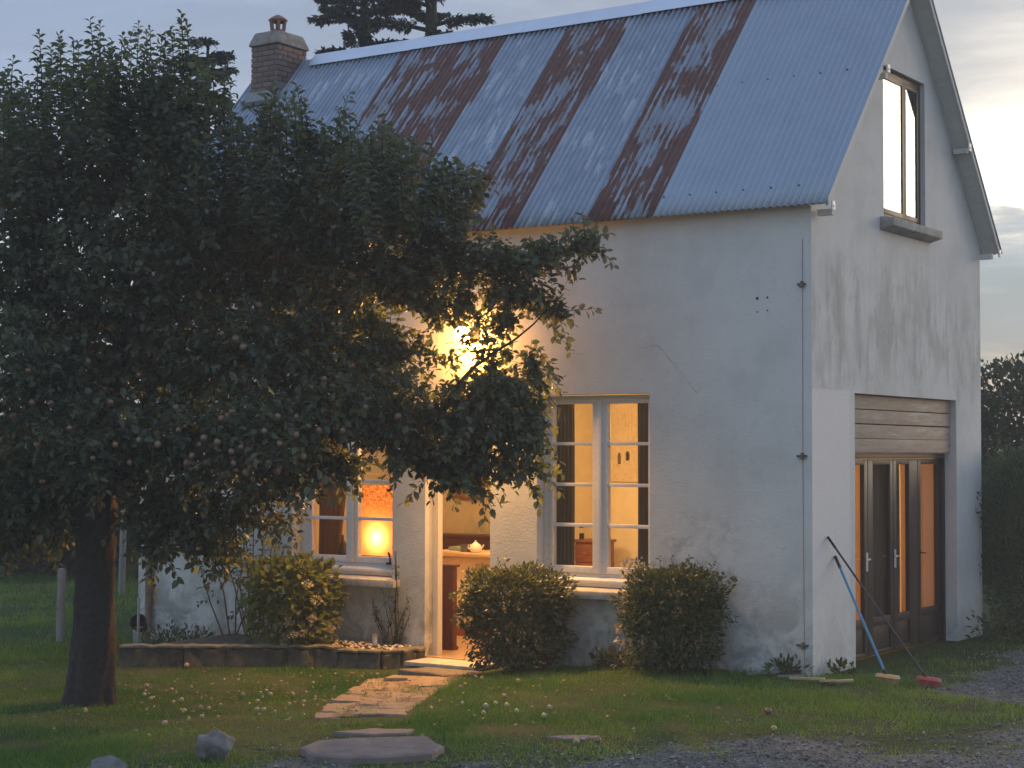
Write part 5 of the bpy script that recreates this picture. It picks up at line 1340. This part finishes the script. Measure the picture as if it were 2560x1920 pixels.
def broad_tree(base, blobs, mat, label, trunk_h, tr, size=.16, group=None):
    rt = empty('broadleaf_tree', base); tag(rt, label, 'tree', group)
    L_ = Leaves()
    for n, c, r_, tint in blobs: sprays(L_, n, c, r_, size, .6, tint, .5, 2.0, .5)
    L_.build('crown', mat, rt, 'stuff'); q = MB()
    q.tube([(0, 0, -.2), (.05, 0, trunk_h * .5), (0, .05, trunk_h)], [tr * 1.3, tr, tr * .8], 10)
    for n, c, r_, tint in blobs: q.tube([(0, 0, trunk_h * .8), ((c[0]) * .5, c[1] * .5, (trunk_h + c[2]) / 2), tuple(c)], [tr * .5, tr * .35, tr * .12], 6)
    q.build('trunk', MAT['bark'], rt); return rt
broad_tree((-2.3, 14.6, -.1), [(11000, (0, 0, 2.5), (1.9, 1.5, 1.6), .5), (8000, (1.6, .3, 2.4), (1.7, 1.4, 1.65), .4), (8000, (-.9, .5, 1.6), (1.7, 1.4, 1.65), .4), (8000, (1.0, .0, 1.2), (2.2, 1.4, 1.4), .4)], MAT['far_leaf'], 'dark bushy tree behind the hedge on the right', 1.2, .14, .11)
# dark trees and scrub beyond the field on the left
for i, (x, y, s_, h, lab) in enumerate(((-21, 6.0, 1.5, 3.2, 'dark bushy tree at the field edge, leftmost behind the trunk'), (-18.6, 7.6, 1.3, 2.7, 'low dark bush between the fence posts and the field edge'), (-24, 11.0, 1.9, 4.4, 'tall dark tree beyond the field behind the apple crown'), (-20.0, 11.2, 1.5, 3.3, 'dark bush beyond the field just right of the trunk'), (-16.6, 12.4, 1.6, 3.4, 'dark bush behind the left corner of the house'), (-25.5, 3.5, 1.9, 3.8, 'dark tree at the far left edge of the field'))):
    broad_tree((x, y, -.2), [(2400, (0, 0, h * .55), (s_ * 1.25, s_, h * .46), .4), (1400, (s_ * .6, -.3, h * .4), (s_, s_ * .8, h * .36), .35), (1400, (-s_ * .7, -.2, h * .38), (s_, s_ * .8, h * .36), .45)], MAT['far_leaf'], lab, h * .35, .12, .17, 'dark trees beyond the field')

def conifer(base, h, z_lo, reach, layers, label, lean=0.0, seed=1, prof=lambda f: 1 - f):
    rr = random.Random(seed); rt = empty('conifer', base); tag(rt, label, 'tree', 'conifers behind the house')
    q = MB(); q.tube([(0, 0, -.2), (lean * .4, 0, h * .5), (lean, 0, h)], [.26, .16, .02], 9)
    L_ = Leaves(); O_, D_, U_, N_, T_ = [], [], [], [], []
    for k in range(layers):
        f = (k + .5) / layers; z = z_lo + (h - z_lo) * f; rc = reach * prof(f)
        nb = rr.randint(4, 6); a0 = rr.uniform(0, 6.28)
        for j in range(nb):
            a = a0 + j * 6.28 / nb + rr.uniform(-.4, .4); L = rc * rr.uniform(.55, 1.1)
            tip = Vector((math.cos(a) * L, math.sin(a) * L, rr.uniform(-.02, .22) * L)); zb = z + rr.uniform(-.55, .55) * (h - z_lo) / layers; o_ = Vector((lean * zb / h, 0, zb))
            pts_ = [o_, o_ + tip * .5 + Vector((0, 0, .06 * L)), o_ + tip]
            q.tube(pts_, [.045, .028, .008], 5)
            n = int(160 + 520 * L); fs = rng.uniform(.22, 1.02, n)
            side = np.array([-math.sin(a), math.cos(a), 0])
            w_ = (.10 + .30 * L * (1 - fs) * .55 + .06) * rng.uniform(-1, 1, n)
            base_ = np.array(o_) + np.array(tip)[None] * fs[:, None] + side[None] * w_[:, None]
            base_[:, 2] += .06 * L * np.sin(fs * 3.1) - .05 * rng.random(n)
            O_.append(base_); D_.append(norm(np.array(tip)[None] * .6 / max(L, .1) + side[None] * np.sign(w_)[:, None] * .7 + rng.normal(size=(n, 3)) * .35 + [0, 0, -.10])); U_.append(norm(rng.normal(size=(n, 3)) * .4 + [0, 0, 1])); N_.append(rng.uniform(.05, .12, n)); T_.append(np.clip(.4 + rng.normal(size=n) * .2, 0, 1))
    q.build('trunk', MAT['bark'], rt)
    O_, D_, U_, N_, T_ = (np.concatenate(v) for v in (O_, D_, U_, N_, T_))
    P, F = leaf_arrays(O_, D_, U_, N_, N_ * .42); L_.add(P, F, T_); L_.build('crown', MAT['conifer_leaf'], rt, 'stuff')
    return rt
conifer((-10.6, 7.95, -.2), 13.5, 5.2, 2.2, 15, 'layered dark conifer rising behind the roof ridge', .1, 3, lambda f: (.95 - .55 * f))
conifer((-11.75, 7.75, -.2), 12.6, 5.2, 1.9, 14, 'second conifer close to the left of the one behind the ridge', -.1, 5, lambda f: (.95 - .6 * f))
conifer((-13.75, 5.85, -.2), 9.35, 3.0, 1.9, 15, 'dark conifer beside the chimney behind the apple tree', .05, 8, lambda f: (1.0 - .82 * f))

# ------------------------------------------------------------------ grass and gravel
m_in = lambda x, y: ((x > -9.25) & (x < .02) & (y > -.02) & (y < 5.0))
def near_path(x, y):
    dmin = np.full(x.shape, 9.0)
    for k in range(25):
        p_, _, _ = on_path(k / 24 * .999); dmin = np.minimum(dmin, np.hypot(x - p_.x, y - p_.y))
    return dmin
def in_bed(x, y):
    kx = np.array([p[0] for p in kl]); ky = np.array([p[1] for p in kl])
    return (x > -7.42) & (x < -4.70) & (y > np.interp(x, kx, ky) - .075)
def blades(n, xr, yr, hgt, wid, dens, tint0):
    x = rng.uniform(*xr, n); y = rng.uniform(*yr, n)
    g = gravel_mask(x, y); keep = rng.random(n) > np.clip(g * 1.15 - .06, 0, .985)
    cl_ = fbm(x * 1.6, y * 1.6, 51, 4); keep &= rng.random(n) < np.clip((cl_ - .28) * 3.2, .12, 1) * dens
    keep &= ~m_in(x, y); npd = near_path(x, y); keep &= (npd > .45 + .3 * (fbm(x * 3, y * 3, 6, 2) - .5)) | ((fbm(x * 5, y * 5, 16, 3) > .56) & (rng.random(n) < .45))
    keep &= ~in_bed(x, y); keep &= ~((x > -4.7) & (x < -3.5) & (y > -.95))
    keep &= ~((np.hypot((x + .87) / .58, (y + 5.75) / .52) < 1.0)); keep &= ~((np.hypot((x + 6.9) / .5, (y + 2.15) / .14) < 1.0))
    x, y, g, cl_ = x[keep], y[keep], g[keep], cl_[keep]; k = len(x)
    z = ground_z(x, y) - .004
    h = hgt * rng.uniform(.4, 1.35, k) * (.45 + 1.6 * np.clip(cl_ - .2, 0, 1) ** 1.3) * (1 - .45 * g)
    a = rng.uniform(0, 6.28, k); la = rng.uniform(0, 6.28, k); ll = h * rng.uniform(.1, .9, k)
    wx, wy = np.cos(a) * wid, np.sin(a) * wid
    V = np.stack([np.stack([x - wx, y - wy, z], 1), np.stack([x + wx, y + wy, z], 1), np.stack([x + np.cos(la) * ll, y + np.sin(la) * ll, z + h], 1)], 1).reshape(-1, 3)
    F = np.arange(k * 3).reshape(-1, 3)
    yel = fbm(x * .9 + 7, y * .9, 61, 3)
    tn = np.clip(tint0 + (yel - .5) * .9 + g * .75 + .22 * smoothstep(x, -.5, 1.5) + rng.normal(size=k) * .14, 0, 1)
    return V, F, np.repeat(tn, 3)
Vs, Fs, Ts = [], [], []; off = 0
for args in ((330000, (-9.5, 4.0), (-9, 1.0), .042, .0042, 1.0, .36), (60000, (-9.5, 3.5), (-9, 1.0), .075, .005, .55, .40), (60000, (-20, -8.5), (-5, 9), .11, .009, 1.0, .42), (26000, (.1, 4.5), (-1, 9), .05, .005, .6, .4)):
    V, F, Tn = blades(*args); Vs.append(V); Fs.append(F + off); Ts.append(Tn); off += len(V)
g_ = link_mesh('grass', np_mesh('grass', np.concatenate(Vs), np.concatenate(Fs), MAT['grass_blade'], False, {'tint': np.concatenate(Ts)}))
tag(g_, 'short green lawn grass thinning into the gravel', kind='stuff')
# loose gravel stones
n = 60000
x = rng.uniform(-3.2, 4.6, n); y = rng.uniform(-8.6, 6.5, n); k = rng.random(n) < gravel_mask(x, y) ** 1.3 * np.where(y > -2, .8, 1); k &= ~m_in(x, y) & (np.hypot((x + .87) / .58, (y + 5.75) / .52) > 1.0)
x, y = x[k], y[k]; n = len(x); s_ = rng.uniform(.006, .019, n) * np.where(rng.random(n) < .04, 1.8, 1)
OCT = np.array([[1, 0, 0], [-.9, .1, 0], [.1, .9, .1], [0, -1, 0], [.1, .1, .62], [0, 0, -.6]]); OF = np.array([[0, 2, 4], [2, 1, 4], [1, 3, 4], [3, 0, 4], [2, 0, 5], [1, 2, 5], [3, 1, 5], [0, 3, 5]])
a = rng.uniform(0, 6.28, n); ca, sa = np.cos(a), np.sin(a); tp_ = OCT[None] * rng.uniform(.7, 1.2, (n, 6, 1))
X = (tp_[..., 0] * ca[:, None] - tp_[..., 1] * sa[:, None]) * s_[:, None] + x[:, None]; Y = (tp_[..., 0] * sa[:, None] + tp_[..., 1] * ca[:, None]) * s_[:, None] + y[:, None]; Z = tp_[..., 2] * s_[:, None] + (ground_z(x, y) + s_ * .35 + .004)[:, None]
V = np.stack([X, Y, Z], -1).reshape(-1, 3); F = (OF[None] + (np.arange(n) * 6)[:, None, None]).reshape(-1, 3)
m, t, out = new_mat('gravel_stone'); bsdf(t, out, t.ramp(t.attr('tint').outputs['Fac'], [(0, (.085, .081, .075)), (.6, (.155, .148, .138)), (1, (.31, .295, .27))]), .9)
tag(link_mesh('gravel', np_mesh('gravel', V, F, m, False, {'tint': np.repeat(rng.random(n), 6)})), 'loose grey gravel in front of the lawn and on the drive', kind='stuff')
# fallen leaves
n = 520
x = rng.normal(-3.6, 1.9, n); y = rng.normal(-2.9, 1.5, n); k = ~m_in(x, y) & ~in_bed(x, y) & (y < -.15) & (y > -7) & (x < 1.5); x, y = x[k], y[k]; n = len(x)
P, F = leaf_arrays(np.stack([x, y, ground_z(x, y) + .035], 1), norm(np.stack([rng.normal(size=n), rng.normal(size=n), rng.normal(size=n) * .2], 1)), norm(rng.normal(size=(n, 3)) * .3 + [0, 0, 1]), rng.uniform(.03, .065, n), rng.uniform(.018, .035, n))
fa = Leaves().add(P, F, rng.random(n)); tag(fa.build('fallen_leaves', leaf_mat('fallen_leaf', (.16, .11, .055), (.34, .27, .15), .2, .3, (1, 1, 1)), None, 'stuff'), 'fallen dry leaves scattered over the lawn')
# evening haze
q = MB(); q.box(-34, 14, -20, 32, -1.6, 14.6)
m, t, out = new_mat('evening_haze'); v = t.node('ShaderNodeVolumePrincipled'); v.inputs['Color'].default_value = (.90, .92, .92, 1); v.inputs['Density'].default_value = .0027; v.inputs['Anisotropy'].default_value = .35
t.link(v.outputs[0], out.inputs['Volume'])
hz = q.build('haze', m); tag(hz, 'thin evening haze in the air around the house', kind='stuff')
bpy.context.view_layer.update()
